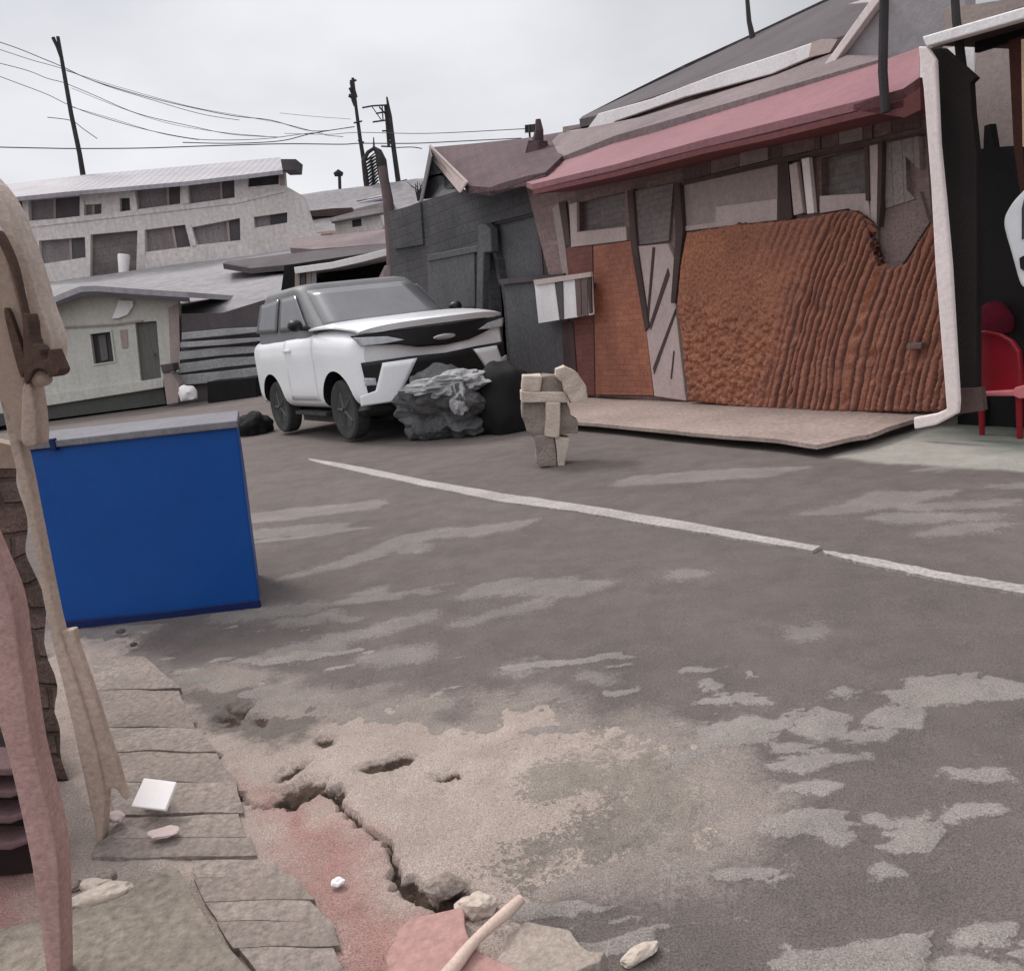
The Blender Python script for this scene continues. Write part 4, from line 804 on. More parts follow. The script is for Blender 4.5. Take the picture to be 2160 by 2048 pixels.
mesh('roof_end', pp(PS, [(1222, 252), (1248, 247), (1244, 268), (1225, 271)], -1.7, 0.3), black, UH)
mesh('low_block', pp(PS, [(1187, 268), (1224, 262), (1228, 284), (1187, 284)], -2.4, 0.6), greyboard, UH)
mesh('wall', pp(PS, [(1190, 278), (1298, 246), (1444, 196), (1626, 148), (1748, 100), (1900, 66), (1900, 300), (1190, 420)], -1.85, 0.15), mauve, UH)
mesh('gable_wall', pp(PS, [(1735, 152), (1862, -22), (2036, -60), (2036, 70), (1946, 110), (1860, 140)], -1.2, 0.15), mat('grey gable board', (0.36, 0.335, 0.35), (0.30, 0.275, 0.285), 0.6, fine=0.2), UH)
mesh('bargeboard', pp(PS, [(1723, 158), (1744, 153), (1862, -8), (1842, -8)], -1.1, 0.09), pinkwhite, UH, bevel=0.008)
mesh('bargeboard', pp(PS, [(1790, 9), (1842, -8), (1842, 4)], -1.15, 0.08), white, UH)
for (nm, lb, pts, rr, nn) in (('roof_pole', 'thick black pole rising from the red roof beside the white bargeboard', [(1868, 238), (1862, 150), (1866, -40)], [0.035, 0.036, 0.034], 0.75),
                             ('roof_pole', 'thin bent pole on the ridge of the dark slate roof', [(1588, 82), (1580, 45), (1573, -40)], [0.05, 0.04, 0.03], -4.4),
                             ('roof_pole', 'black pole crossing the white beam at the top right corner', [(2042, 330), (2030, 150), (2017, 40), (2012, -40)], [0.035, 0.034, 0.03, 0.028], 0.45)):
    t = thing(nm, PS.p(*pts[0], nn), lb, 'pole'); mesh('pole', tube([PS.p(x, y, nn) for x, y in pts], rr, 8), polem, t, smooth=True)

# slatted white board on the shack front
sb = thing('slatted_board', PS.p(1190, 680, 0.3), 'white slatted board hanging at the corner of the dark house and shack', 'board')
mesh('panel', pp(PS, [(1127, 594), (1246, 576), (1250, 664), (1136, 682)], 0.26, 0.03), white, sb)
mesh('top_rail', pp(PS, [(1125, 591), (1246, 574), (1247, 584), (1127, 602)], 0.29, 0.03), lightboard, sb)
for q, m in (([(1169, 592), (1186, 589), (1188, 673), (1180, 675)], slate), ([(1212, 588), (1224, 586), (1226, 667), (1217, 668)], brownmid), ([(1226, 586), (1238, 584), (1240, 665), (1228, 667)], brownmid), ([(1239, 584), (1246, 583), (1248, 660), (1243, 662)], browndark)):
    mesh('slat', pp(PS, q, 0.275, 0.02), m, sb)
mesh('bracket', join(pp(PS, [(1150, 596), (1156, 595), (1156, 604), (1150, 605)], 0.235, 0.21), pp(PS, [(1230, 600), (1236, 599), (1236, 608), (1230, 609)], 0.235, 0.19)), slate, sb)

# broad orange panel: lumpy at the left, slanted battens at the right, one relief
def orange_panel():
    outl = [(1441, 491), (1530, 477), (1640, 466), (1700, 458), (1755, 446), (1790, 443), (1812, 452), (1825, 476), (1832, 520), (1846, 562), (1872, 566), (1905, 554), (1935, 505), (1962, 462), (1980, 560), (1999, 872), (1740, 873), (1600, 866), (1446, 848), (1434, 740), (1421, 645), (1428, 560)]
    P = PS.poly(outl, 0.22); n_ = PS.N
    us = [p.dot(PS.U) for p in P]; zs = [p.z for p in P]; u0_, u1_, z0_, z1_ = min(us), max(us), min(zs), max(zs)
    st_ = 0.0115; uu = np.arange(u0_ - .02, u1_ + .02, st_); zz = np.arange(z0_ - .02, z1_ + .02, st_); U_, Z_ = np.meshgrid(uu, zz)
    dd_ = sdf(np.array(list(zip(us, zs))), U_, Z_); ins = dd_ < 0
    base = PS.O + n_ * 0.14; base = base - PS.U * base.dot(PS.U); base.z = 0
    wx_ = base.x + PS.U.x * U_; wy_ = base.y + PS.U.y * U_
    dx, dy, dz_ = wx_ - CAM.x, wy_ - CAM.y, Z_ - CAM.z
    df_ = dx * fw.x + dy * fw.y + dz_ * fw.z
    px = CX + F_PX * (dx * rt.x + dy * rt.y + dz_ * rt.z) / df_; py = CY - F_PX * (dx * up.x + dy * up.y + dz_ * up.z) / df_
    t = np.clip((872 - py) / 430, 0, 1.1)
    foot_ = px - 128 * (0.55 * t + 0.45 * t * t) + 5 * fbm(U_, Z_, 1.6, 3, 3) + 2.2 * fbm(U_, Z_, 9, 3, 5)
    foot_ = foot_ + 6 * fbm(foot_ / 40.0, Z_ * 1.3, 1.0, 4, 9); ph = foot_ / 16.0 + 0.9 * fbm(foot_ / 70.0, foot_ * 0, 1.0, 2, 8)
    cell = np.floor(ph).astype(int); fr = ph - cell
    rr = np.random.RandomState(4).rand(600); rh = rr[cell % 600]; rw = 0.08 + 0.22 * rr[(cell * 7 + 3) % 600]
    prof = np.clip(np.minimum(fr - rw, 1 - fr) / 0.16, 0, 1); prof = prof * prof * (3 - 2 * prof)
    ks = np.clip((foot_ - 1575 + 22 * fbm(U_, Z_, 2.2, 3, 11)) / 70, 0, 1)
    ks = np.maximum(ks, 0.45 * np.clip((foot_ - 1470) / 60, 0, 1) * np.clip((t - 0.62) / 0.2, 0, 1))
    from mathutils import noise as mn
    Dp = np.zeros(U_.shape)
    for r_, c_ in np.argwhere(ins & (ks < 0.999)):
        q = Vector((U_[r_, c_], Z_[r_, c_], 0)); k_ = min(1, max(0, (0.60 - t[r_, c_] + 0.10 * mn.noise(q * 2)) / 0.15))
        wv_ = mn.noise_vector(q * 9) * 0.4; d1_, _ = mn.voronoi(q * 15 + wv_); d2_, _ = mn.voronoi(q * 27 + wv_); Dp[r_, c_] = 0.060 * k_ * math.sqrt(max(0, 0.42 - d1_[0] ** 2)) + (0.022 - 0.010 * k_) * math.sqrt(max(0, 0.42 - d2_[0] ** 2))
    Ds = 0.042 * prof * (0.55 + 0.45 * rh) + 0.022 * np.abs(fbm(foot_ / 9, Z_ * 1.1, 2.2, 4, 14)) * prof + 0.012 * fbm(U_, Z_, 14, 4, 15) * prof - 0.035 * np.clip(fbm(foot_ / 30, Z_ * 3, 1.6, 3, 16) - 0.25, 0, 1) * 3 * prof
    D = Dp * (1 - ks) + Ds * ks + 0.012 * fbm(U_, Z_, 1.2, 3, 21) + 0.008 * fbm(U_, Z_, 22, 3, 23)
    D = 0.03 + D * np.clip(-dd_ / 0.03, 0, 1)
    idx = -np.ones(U_.shape, int); it = np.argwhere(ins); idx[ins] = np.arange(len(it))
    V = [(base + PS.U * float(U_[r_, c_]) + Vector((0, 0, float(Z_[r_, c_]))) + n_ * float(D[r_, c_])) for r_, c_ in it]
    a, b, c, d = idx[:-1, :-1], idx[:-1, 1:], idx[1:, 1:], idx[1:, :-1]; ok = (a >= 0) & (b >= 0) & (c >= 0) & (d >= 0)
    Fc = np.stack([a[ok], b[ok], c[ok], d[ok]], -1).tolist()
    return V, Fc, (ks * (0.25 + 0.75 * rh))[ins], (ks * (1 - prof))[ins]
pv, pf_, bat, gap_shade = orange_panel()
om = mat('orange panel', (0.40, 0.168, 0.098), (0.30, 0.125, 0.08), 2.0, fine=0.7, bump=0.5, bscale=45)
nt_ = om.node_tree; bs_ = nt_.nodes['Principled BSDF']; src = bs_.inputs['Base Color'].links[0].from_socket
for an, cc, ff in (('batten', (0.33, 0.145, 0.105), 0.85), ('gap', (0.085, 0.045, 0.045), 0.8)):  # gap colour paints shade into the grooves between battens
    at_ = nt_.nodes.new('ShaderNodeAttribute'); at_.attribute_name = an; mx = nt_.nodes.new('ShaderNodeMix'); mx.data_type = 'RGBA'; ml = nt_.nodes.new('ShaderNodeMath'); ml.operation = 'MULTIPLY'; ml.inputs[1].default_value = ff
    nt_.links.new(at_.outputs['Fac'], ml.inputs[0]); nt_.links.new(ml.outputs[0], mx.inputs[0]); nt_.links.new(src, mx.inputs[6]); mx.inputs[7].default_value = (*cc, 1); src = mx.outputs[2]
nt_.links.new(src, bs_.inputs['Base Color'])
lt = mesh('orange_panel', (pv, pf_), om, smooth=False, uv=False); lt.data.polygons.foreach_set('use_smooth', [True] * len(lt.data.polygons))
for an, arr in (('batten', bat), ('gap', gap_shade)):
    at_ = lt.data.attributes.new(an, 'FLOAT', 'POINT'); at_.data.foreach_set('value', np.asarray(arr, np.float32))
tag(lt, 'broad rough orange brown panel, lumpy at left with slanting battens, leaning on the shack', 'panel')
so = lt.modifiers.new('solid', 'SOLIDIFY'); so.thickness = 0.10; so.offset = -1
tag(mesh('short_block', pp(PS, [(1912, 725), (1944, 723), (1942, 737), (1910, 738)], 0.27, 0.06), brownmid, bevel=0.01), 'short brown block wedged across the slanting battens of the orange panel', 'block')

# porch slab
po = mesh('porch_slab', prism([G(x, y, 0.11) for x, y in [(1130, 832), (1240, 826), (1445, 836), (1740, 860), (1990, 862), (1990, 868), (1925, 884), (1829, 918), (1722, 938), (1639, 927), (1496, 916), (1330, 900), (1205, 889), (1120, 868)]], (0, 0, -0.035)), porchm)
tag(po, 'worn pinkish cement porch slab with broken front edge before the shack', 'slab'); roughen(po, 0.012, 0.3, 4)
pf = mesh('porch_base', prism([G(x, y, 0.06) for x, y in [(1240, 838), (1440, 845), (1740, 868), (1960, 876), (1910, 892), (1825, 914), (1722, 930), (1639, 922), (1496, 912), (1330, 898), (1225, 888)]], (0, 0, -0.1)), mat('dark porch base', (0.085, 0.068, 0.058), (0.06, 0.05, 0.042), 2, fine=0.5)); roughen(pf, 0.015, 0.2, 3)  # one dark colour, darker than the slab above it
tag(pf, 'dark footing showing under the broken porch edge', 'footing')

# ------------------------------------------------------------------ white framed stall at the right edge
PWN = min(0.95, max(0.74, (G(1960, 900) - PS.O).dot(PS.N))); print('PWN', PWN, (G(1960, 900) - PS.O).dot(PS.N))
PW = Plane(PS.O + PS.N * PWN, PS.U)
wf = thing('stall_frame', PW.p(1990, 890), 'white timber frame with curved foot around the dark stall at right', 'frame')
mesh('post', pp(PW, [(1936, 98), (1954, 99), (1972, 127), (1980, 303), (1992, 424), (2004, 560), (2021, 846), (2019, 872), (1972, 897), (1928, 906), (1926, 881), (1975, 872), (1996, 863), (1972, 560), (1963, 394), (1947, 188)], 0.02, 0.045), pinkwhite, wf, bevel=0.012)
mesh('beam', pp(PW, [(1944, 78), (2160, 15), (2420, -62), (2420, -36), (2160, 40), (1953, 99)], 0.025, 0.1), white, wf, bevel=0.01)
SKT = thing('dark_stall', PW.p(2090, 860, -0.8), 'dark open stall interior behind the white frame', 'stall')
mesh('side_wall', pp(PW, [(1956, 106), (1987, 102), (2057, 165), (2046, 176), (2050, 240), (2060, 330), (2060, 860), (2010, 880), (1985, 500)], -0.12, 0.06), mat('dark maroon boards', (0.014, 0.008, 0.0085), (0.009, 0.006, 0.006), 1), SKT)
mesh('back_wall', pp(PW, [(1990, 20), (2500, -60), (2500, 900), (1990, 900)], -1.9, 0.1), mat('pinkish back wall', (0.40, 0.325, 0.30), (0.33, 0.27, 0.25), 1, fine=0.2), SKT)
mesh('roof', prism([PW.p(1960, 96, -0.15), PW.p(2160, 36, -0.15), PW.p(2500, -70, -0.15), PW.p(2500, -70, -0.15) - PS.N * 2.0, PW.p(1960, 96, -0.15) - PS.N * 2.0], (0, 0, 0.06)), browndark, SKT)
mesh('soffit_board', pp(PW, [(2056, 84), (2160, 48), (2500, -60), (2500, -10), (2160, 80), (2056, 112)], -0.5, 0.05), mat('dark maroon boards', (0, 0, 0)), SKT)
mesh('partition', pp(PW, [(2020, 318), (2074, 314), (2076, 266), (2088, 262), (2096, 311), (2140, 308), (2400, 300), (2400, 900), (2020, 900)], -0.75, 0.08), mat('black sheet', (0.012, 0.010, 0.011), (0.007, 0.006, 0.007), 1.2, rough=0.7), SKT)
mesh('inner_post', pp(PW, [(2127, 86), (2158, 76), (2160, 300), (2166, 420), (2154, 420), (2138, 309)], -0.35, 0.08), mat('reddish post', (0.075, 0.026, 0.018), (0.05, 0.018, 0.014), 2), SKT)
mesh('light_strip', pp(PW, [(2154, 84), (2166, 82), (2168, 310), (2157, 310)], -0.2, 0.06), mat('warm board', (0.62, 0.42, 0.30), None, 2), SKT)
mesh('skirt', pp(PW, [(2020, 820), (2070, 818), (2075, 866), (2020, 874)], -0.1, 0.05), browndark, SKT)
mesh('white_sheet', pp(PW, [(1990, 103), (2054, 92), (2056, 160), (2048, 158), (2006, 122)], -0.9, 0.02), white, SKT)
# hanging white garment
hp = [(2160, 398), (2146, 412), (2132, 428), (2118, 452), (2114, 472), (2120, 498), (2128, 524), (2138, 560), (2146, 590), (2154, 608), (2180, 614), (2210, 600), (2225, 520), (2232, 470), (2215, 430), (2190, 402)]
hg = thing('hanging_shirt', PW.p(2170, 500, -0.25), 'white shirt with black markings hanging inside the dark stall', 'shirt')
sh1 = mesh('cloth', pp(PW, chaikin(hp), -0.22, 0.07), clothw, hg, bevel=0.025)
mesh('marking', pp(PW, [(2158, 540), (2150, 545), (2152, 566), (2160, 572), (2176, 566), (2174, 544)], -0.205, 0.02), black, hg)
mesh('marking', pp(PW, [(2155, 440), (2162, 412), (2166, 412), (2162, 500), (2155, 506)], -0.207, 0.02), rubber, hg)
mesh('strap', tube([PW.p(2165, 402, -0.24), PW.p(2160, 340, -0.24), PW.p(2158, 300, -0.26)], 0.006, 5), black, hg)
# red plastic chair
ct = PW.p(2105, 850, -0.55)
rc = thing('plastic_chair', Vector((ct.x, ct.y, 0.0)), 'red plastic chair inside the dark stall with faded pink rim', 'chair')
bp_ = [(2056, 702), (2080, 700), (2110, 706), (2134, 720), (2148, 742), (2152, 780), (2153, 828), (2056, 830)]
mesh('backrest', pp(PW, bp_, -0.38, 0.06), redplastic, rc, bevel=0.02)
mesh('rim', tube([PW.p(x, y, -0.36) for x, y in bp_[:6]], 0.012, 6), redplastic, rc)
mesh('seat', pp(PW, [(2056, 828), (2160, 822), (2240, 818), (2240, 828), (2160, 836), (2056, 836)], -0.33, 0.5), pinkplastic, rc, bevel=0.01)
mesh('armrest', pp(PW, [(2138, 818), (2170, 810), (2200, 812), (2200, 836), (2150, 842), (2136, 836)], -0.30, 0.06), pinkplastic, rc, bevel=0.012)
for (x, n_) in ((2070, -0.4), (2150, -0.36), (2070, -0.7), (2190, -0.7)):
    p = PW.p(x, 835, n_); mesh('leg', tube([Vector((p.x, p.y, 0.0)), p], [0.02, 0.028], 8), redplastic, rc)
rb = tag(mesh('red_bag', rock(PW.p(2090, 690, -0.62), (0.16, 0.1, 0.2), 12, 3, 0.2), mat('deep red cloth', (0.13, 0.004, 0.018), (0.08, 0.003, 0.012), 5), smooth=True), 'dark crimson cloth bundle behind the red chair back', 'bundle')

# ------------------------------------------------------------------ broken stone pedestal on the road
pb = G(1160, 984); PP = front(pb.y)
pe = thing('stone_pedestal', (pb.x, pb.y, 0), 'broken pale stone pedestal with T shaped core on the road edge', 'pedestal')
for nm, m, px, n1, th in (('block', stonel, [(1102, 793), (1144, 793), (1142, 827), (1101, 827)], 0.02, 0.24), ('dark_block', stoned, [(1144, 792), (1178, 791), (1190, 813), (1188, 829), (1142, 827)], -0.03, 0.2),
                          ('crossbar', stonel, [(1099, 826), (1198, 829), (1198, 850), (1099, 850)], 0.05, 0.30), ('head_stone', stonel, [(1175, 780), (1192, 773), (1218, 787), (1236, 816), (1239, 850), (1205, 850), (1197, 833), (1190, 826), (1187, 806), (1173, 796)], 0.08, 0.26),
                          ('stem', stonel, [(1152, 849), (1184, 849), (1180, 924), (1150, 922)], 0.06, 0.24), ('side_stone', stoned, [(1101, 849), (1153, 849), (1157, 896), (1152, 922), (1124, 922), (1112, 909), (1102, 879)], 0.0, 0.26), ('side_stone', stoned, [(1183, 849), (1198, 852), (1205, 878), (1219, 888), (1220, 915), (1198, 914), (1180, 918)], -0.01, 0.22),
                          ('foot', stoned, [(1128, 922), (1142, 920), (1168, 922), (1176, 984), (1142, 986), (1132, 975)], 0.04, 0.24), ('foot', stonel, [(1170, 922), (1202, 926), (1195, 958), (1191, 983), (1178, 984)], 0.045, 0.24)):
    o = mesh(nm, pp(PP, px, n1, th), m, pe, bevel=0.012); roughen(o, 0.012, 0.09, 3)

# ------------------------------------------------------------------ white car
CWID, CLEN = 1.85, 3.6
w1 = G(738, 934)
hd = math.radians(-56.5)
hx = Vector((math.cos(hd), math.sin(hd), 0)); hy = Vector((-math.sin(hd), math.cos(hd), 0))
c_org = w1 - hx * 1.15 + hy * 1.09
car = thing('car', (c_org.x, c_org.y, 0), 'white sport utility car with grey dusty cabin parked facing the viewer', 'car')
CSC = (1.15, 1.25, 1.09)
def cw(p): return Vector((c_org.x, c_org.y, 0)) + hx * (p[0] * CSC[0]) + hy * (p[1] * CSC[1]) + Vector((0, 0, p[2] * CSC[2]))
def nose(x, y):
    t = min(max((x - 0.7) / 1.1, 0), 1); t = t * t * (3 - 2 * t)
    return x - 0.26 * abs(y / 0.925) ** 2.6 * t
def lofted(stations, ncs, npow=7):
    """stations: (x, halfwidth, zbottom, ztop)"""
    V, Fc = [], []
    for (x, w, zb, zt) in stations:
        zc, hh = (zb + zt) / 2, (zt - zb) / 2
        aa = np.linspace(0, 2 * math.pi, 2001); ca, sa = np.cos(aa), np.sin(aa)
        Yc = w * np.sign(ca) * np.abs(ca) ** (2 / npow); Zc = zc + hh * np.sign(sa) * np.abs(sa) ** (2 / npow)
        sl_ = np.concatenate([[0], np.cumsum(np.hypot(np.diff(Yc), np.diff(Zc)))])
        for q in np.linspace(0, sl_[-1], ncs, endpoint=False):
            y = float(np.interp(q, sl_, Yc)); z = float(np.interp(q, sl_, Zc))
            V.append((nose(x, y), y, z))
    n = len(stations)
    for i in range(n - 1):
        for j in range(ncs): Fc.append([i * ncs + j, i * ncs + (j + 1) % ncs, (i + 1) * ncs + (j + 1) % ncs, (i + 1) * ncs + j])
    Fc += [list(range(ncs)), list(range((n - 1) * ncs, n * ncs))]
    return [cw(v) for v in V], Fc
kx = [-1.82, -1.78, -1.68, -1.4, -0.8, 0, 0.6, 1.0, 1.4, 1.6, 1.72, 1.79, 1.82]
kw = [0.80, 0.86, 0.905, 0.925, 0.93, 0.93, 0.93, 0.93, 0.925, 0.915, 0.90, 0.87, 0.82]
kb = [0.55, 0.48, 0.42, 0.39, 0.38, 0.38, 0.38, 0.38, 0.39, 0.41, 0.44, 0.47, 0.52]
kt = [1.25, 1.32, 1.36, 1.39, 1.40, 1.40, 1.38, 1.36, 1.33, 1.30, 1.28, 1.25, 1.20]
xx = np.unique(np.concatenate([np.linspace(-1.82, 1.82, 46), np.array(kx)]))
body = mesh('body', lofted([(x, np.interp(x, kx, kw), np.interp(x, kx, kb), np.interp(x, kx, kt)) for x in xx], 96), carwhite, car, smooth=True, uv=False)
AX = (1.0, -1.12); WR = 0.40
# cut the wheel arches
cut = []
for ax in AX:
    for s in (-1, 1):
        V, Fc = tube([cw((ax, s * 0.5, 0.43)), cw((ax, s * 1.2, 0.43))], 0.49, 40); me = bpy.data.meshes.new('c'); me.from_pydata([v - c_org + Vector((0, 0, c_org.z)) for v in V], [], Fc)
        bm = bmesh.new(); bm.from_mesh(me); bmesh.ops.recalc_face_normals(bm, faces=bm.faces); bm.to_mesh(me); bm.free()
        c = bpy.data.objects.new('c', me); COL.objects.link(c); c.location = (c_org.x, c_org.y, 0); cut.append(c)
        bo = body.modifiers.new('b', 'BOOLEAN'); bo.operation = 'DIFFERENCE'; bo.object = c; bo.solver = 'EXACT'
bpy.context.view_layer.update()
dg = bpy.context.evaluated_depsgraph_get(); nm = bpy.data.meshes.new_from_object(body.evaluated_get(dg))
body.modifiers.clear(); body.data = nm
nm.materials.clear(); nm.materials.append(carwhite); nm.materials.append(black)
for p in nm.polygons:
    p.material_index = 0; p.use_smooth = True
    c = p.center; lx = c.dot(hx) / CSC[0]; ly = c.dot(hy) / CSC[1]; c = Vector((c.x, c.y, c.z / CSC[2]))
    for ax in AX:
        if ((lx - ax) * CSC[0]) ** 2 + ((c.z - 0.43) * CSC[2]) ** 2 < 0.494 ** 2 and abs(ly) < 0.915 and abs(ly) > 0.45: p.material_index = 1; p.use_smooth = False
for c in cut: bpy.data.objects.remove(c, do_unlink=True)
for p in nm.polygons:
    if len(p.vertices) > 20: p.use_smooth = False
bm = bmesh.new(); bm.from_mesh(nm)
for e in bm.edges:
    if len(e.link_faces) == 2 and e.calc_face_angle(0) > R(28): e.smooth = False
bm.to_mesh(nm); bm.free()
# hood: thick lid with a lip over the grille
def hood():
    V, Fc = [], []; nx_, ny_ = 18, 24
    for side in (0, 1):
        for i in range(nx_ + 1):
            t = i / nx_; x = 0.42 + t * 1.46
            for j in range(ny_ + 1):
                s = j / ny_ * 2 - 1; w = 0.90 - 0.05 * t * t; y = s * w
                z = 1.452 - 0.095 * t ** 2.6 - 0.05 * abs(s) ** 5 - 0.012 * (t > 0.97)
                edge = min(1, (1 - abs(s)) * 8, (1 - t) * 9 + 0.0)
                th = 0.02 + 0.048 * min(1, (1 - abs(s)) * 5) 
                zz = z if side == 0 else z - th
                V.append((nose(x, y) - (0.03 if side and t > .9 else 0), y, zz))
    W_ = ny_ + 1; K = (nx_ + 1) * W_
    for i in range(nx_):
        for j in range(ny_):
            a = i * W_ + j; Fc += [[a, a + 1, a + W_ + 1, a + W_], [K + a, K + a + W_, K + a + W_ + 1, K + a + 1]]
    for i in range(nx_): a = i * W_; b = i * W_ + ny_; Fc += [[a, a + W_, K + a + W_, K + a], [b, K + b, K + b + W_, b + W_]]
    for j in range(ny_): a = j; b = nx_ * W_ + j; Fc += [[a, K + a, K + a + 1, a + 1], [b, b + 1, K + b + 1, K + b]]
    return [cw(v) for v in V], Fc
mesh('hood', hood(), carwhite, car, smooth=True, uv=False)
# cabin
def cabin_at(z):
    t = (z - 1.36) / 0.66
    xf = 0.66 - 0.86 * t - 0.25 * max(0, t - 0.85); xr = -1.72 + 0.30 * t ** 2; w = 0.885 - 0.13 * t - 0.03 * t * t
    return xf, xr, w
def cabin():
    V, Fc = [], []; zs_ = [1.30, 1.36, 1.45, 1.55, 1.65, 1.75, 1.83, 1.89, 1.93, 1.965, 1.985, 1.995]; n = 72
    for z in zs_:
        xf, xr, w = cabin_at(min(z, 1.93)); sh = 0 if z < 1.93 else 0.5 * ((z - 1.93) / 0.065) ** 2 * 0.5
        xc, hl = (xf + xr) / 2, (xf - xr) / 2 - sh * 0.6; w = w - sh * 0.5
        for j in range(n):
            a = 2 * math.pi * j / n; ca, sa = math.cos(a), math.sin(a)
            V.append((xc + hl * math.copysign(abs(ca) ** 0.28, ca), w * math.copysign(abs(sa) ** 0.28, sa), z))
    for i in range(len(zs_) - 1):
        for j in range(n): Fc.append([i * n + j, i * n + (j + 1) % n, (i + 1) * n + (j + 1) % n, (i + 1) * n + j])
    Fc += [list(range(n)), list(range((len(zs_) - 1) * n, len(zs_) * n))]
    return [cw(v) for v in V], Fc
mesh('roof', cabin(), cargrey, car, smooth=True, uv=False)
def patch(name, poly, fmap, m, parent, th=0.02, cuts=6):
    """a curved panel: 2-D outline, triangulated and mapped onto the car's surface, given thickness"""
    bm = bmesh.new(); f = bm.faces.new([bm.verts.new((a, b, 0)) for a, b in poly]); bmesh.ops.triangulate(bm, faces=[f])
    bmesh.ops.subdivide_edges(bm, edges=bm.edges[:], cuts=cuts, use_grid_fill=True)
    V = [cw(fmap(v.co.x, v.co.y)) for v in bm.verts]; bm.verts.index_update(); Fc = [[v.index for v in q.verts] for q in bm.faces]; bm.free()
    o = mesh(name, (V, Fc), m, parent, smooth=True, uv=False)
    # thicken along the outward direction
    so = o.modifiers.new('solid', 'SOLIDIFY'); so.thickness = th; so.offset = 0
    return o
def onnose(off): return lambda y, z: (nose(1.82 + off - 0.10 * max(0, z - 1.12) - 0.06 * max(0, 0.55 - z), y), y, z)
def onscreen(y, z):
    xf, xr, w = cabin_at(z); return (xf - 0.10 * abs(y / w) ** 5 + 0.012, y, z)
def onside(sgn, off=0.012): return lambda x, z: (x, sgn * (cabin_at(z)[2] + off), z)
patch('windscreen', [(-0.76, 1.40), (0.76, 1.40), (0.66, 1.90), (-0.66, 1.90)], onscreen, carglass, car, 0.012)
for sgn in (-1, 1):
    patch('side_window', [(0.34, 1.42), (-0.62, 1.43), (-0.64, 1.86), (-0.14, 1.86)], onside(sgn), sideglass, car, 0.012)
    patch('side_window', [(-0.70, 1.43), (-1.5, 1.46), (-1.42, 1.84), (-0.71, 1.86)], onside(sgn), sideglass, car, 0.012)
    mr_ = mesh('mirror', rock(cw((0.36, sgn * 1.02, 1.47)), (0.10, 0.13, 0.085), 5 + sgn, 3, 0.08, flat=1), blackplastic, car, smooth=True)
    mesh('mirror_arm', tube([cw((0.36, sgn * 0.86, 1.41)), cw((0.36, sgn * 0.99, 1.43))], 0.03, 6), blackplastic, mr_)
    def flank(x, z, off, sgn=sgn):
        zb_, zt_ = np.interp(x, kx, kb), np.interp(x, kx, kt); q = min(0.995, abs((z - (zb_ + zt_) / 2) / ((zt_ - zb_) / 2)))
        return (x, sgn * (float(np.interp(x, kx, kw)) * (1 - q ** 7) ** (1 / 7) + off), z)
    dr = patch('door', [(0.46, 0.52), (0.50, 1.33), (-0.42, 1.335), (-0.44, 0.52)], lambda x, z: flank(x, z, 0.004), carwhite, car, 0.012, 10)
    patch('handle', [(-0.18, 1.15), (-0.40, 1.16), (-0.40, 1.19), (-0.18, 1.185)], lambda x, z: (x, sgn * 0.95, z), carwhite, dr, 0.03, 2)
    mesh('running_board', join(box(cw((-0.06, sgn * 0.82, 0.34)), 1.15, 0.14, 0.05, hx), box(cw((-0.06, sgn * 0.74, 0.26)), 1.2, 0.1, 0.1, hx)), rubber, car)
patch('grille', [(-0.91, 1.262), (-0.55, 1.255), (0, 1.25), (0.55, 1.255), (0.91, 1.262), (0.86, 1.225), (0.62, 1.12), (0.3, 1.04), (0, 1.02), (-0.3, 1.04), (-0.5, 1.10), (-0.84, 1.14)], onnose(0.012), blackplastic, car, 0.025)
em = patch('emblem', [(0.13 * math.cos(a), 1.115 + 0.034 * math.sin(a)) for a in [2 * math.pi * i / 20 for i in range(20)]], onnose(0.035), chrome, car, 0.02, 1)
for sgn in (-1, 1):
    patch('headlight', [(sgn * 0.90, 1.24), (sgn * 0.60, 1.205), (sgn * 0.44, 1.14), (sgn * 0.62, 1.128), (sgn * 0.85, 1.135)], onnose(0.035), lamp, car, 0.03)
patch('lower_grille', [(-0.86, 0.95), (-0.4, 0.95), (0, 0.93), (0.4, 0.95), (0.86, 0.95), (0.84, 0.60), (0.70, 0.42), (-0.70, 0.42), (-0.84, 0.60)], onnose(0.010), blackplastic, car, 0.02)
for sgn in (-1, 1):
    patch('bumper_blade', [(sgn * 0.68, 0.92), (sgn * 0.34, 0.92), (sgn * 0.60, 0.47), (sgn * 0.92, 0.47), (sgn * 0.92, 0.58), (sgn * 0.78, 0.62)], onnose(0.032), carwhite, car, 0.04)
    patch('fog_light', [(sgn * 0.86, 0.78), (sgn * 0.76, 0.76), (sgn * 0.76, 0.68), (sgn * 0.86, 0.69)], onnose(0.026), lamp, car, 0.03, 3)
mesh('bumper_skirt', lofted([(1.30, 0.80, 0.30, 0.50), (1.6, 0.88, 0.30, 0.50), (1.80, 0.90, 0.33, 0.49), (1.85, 0.86, 0.37, 0.47)], 48, 5), blackplastic, car, smooth=True, uv=False)
mesh('chassis', box(cw((0, 0, 0.34)), 3.7, 1.5, 0.22, hx), black, car)
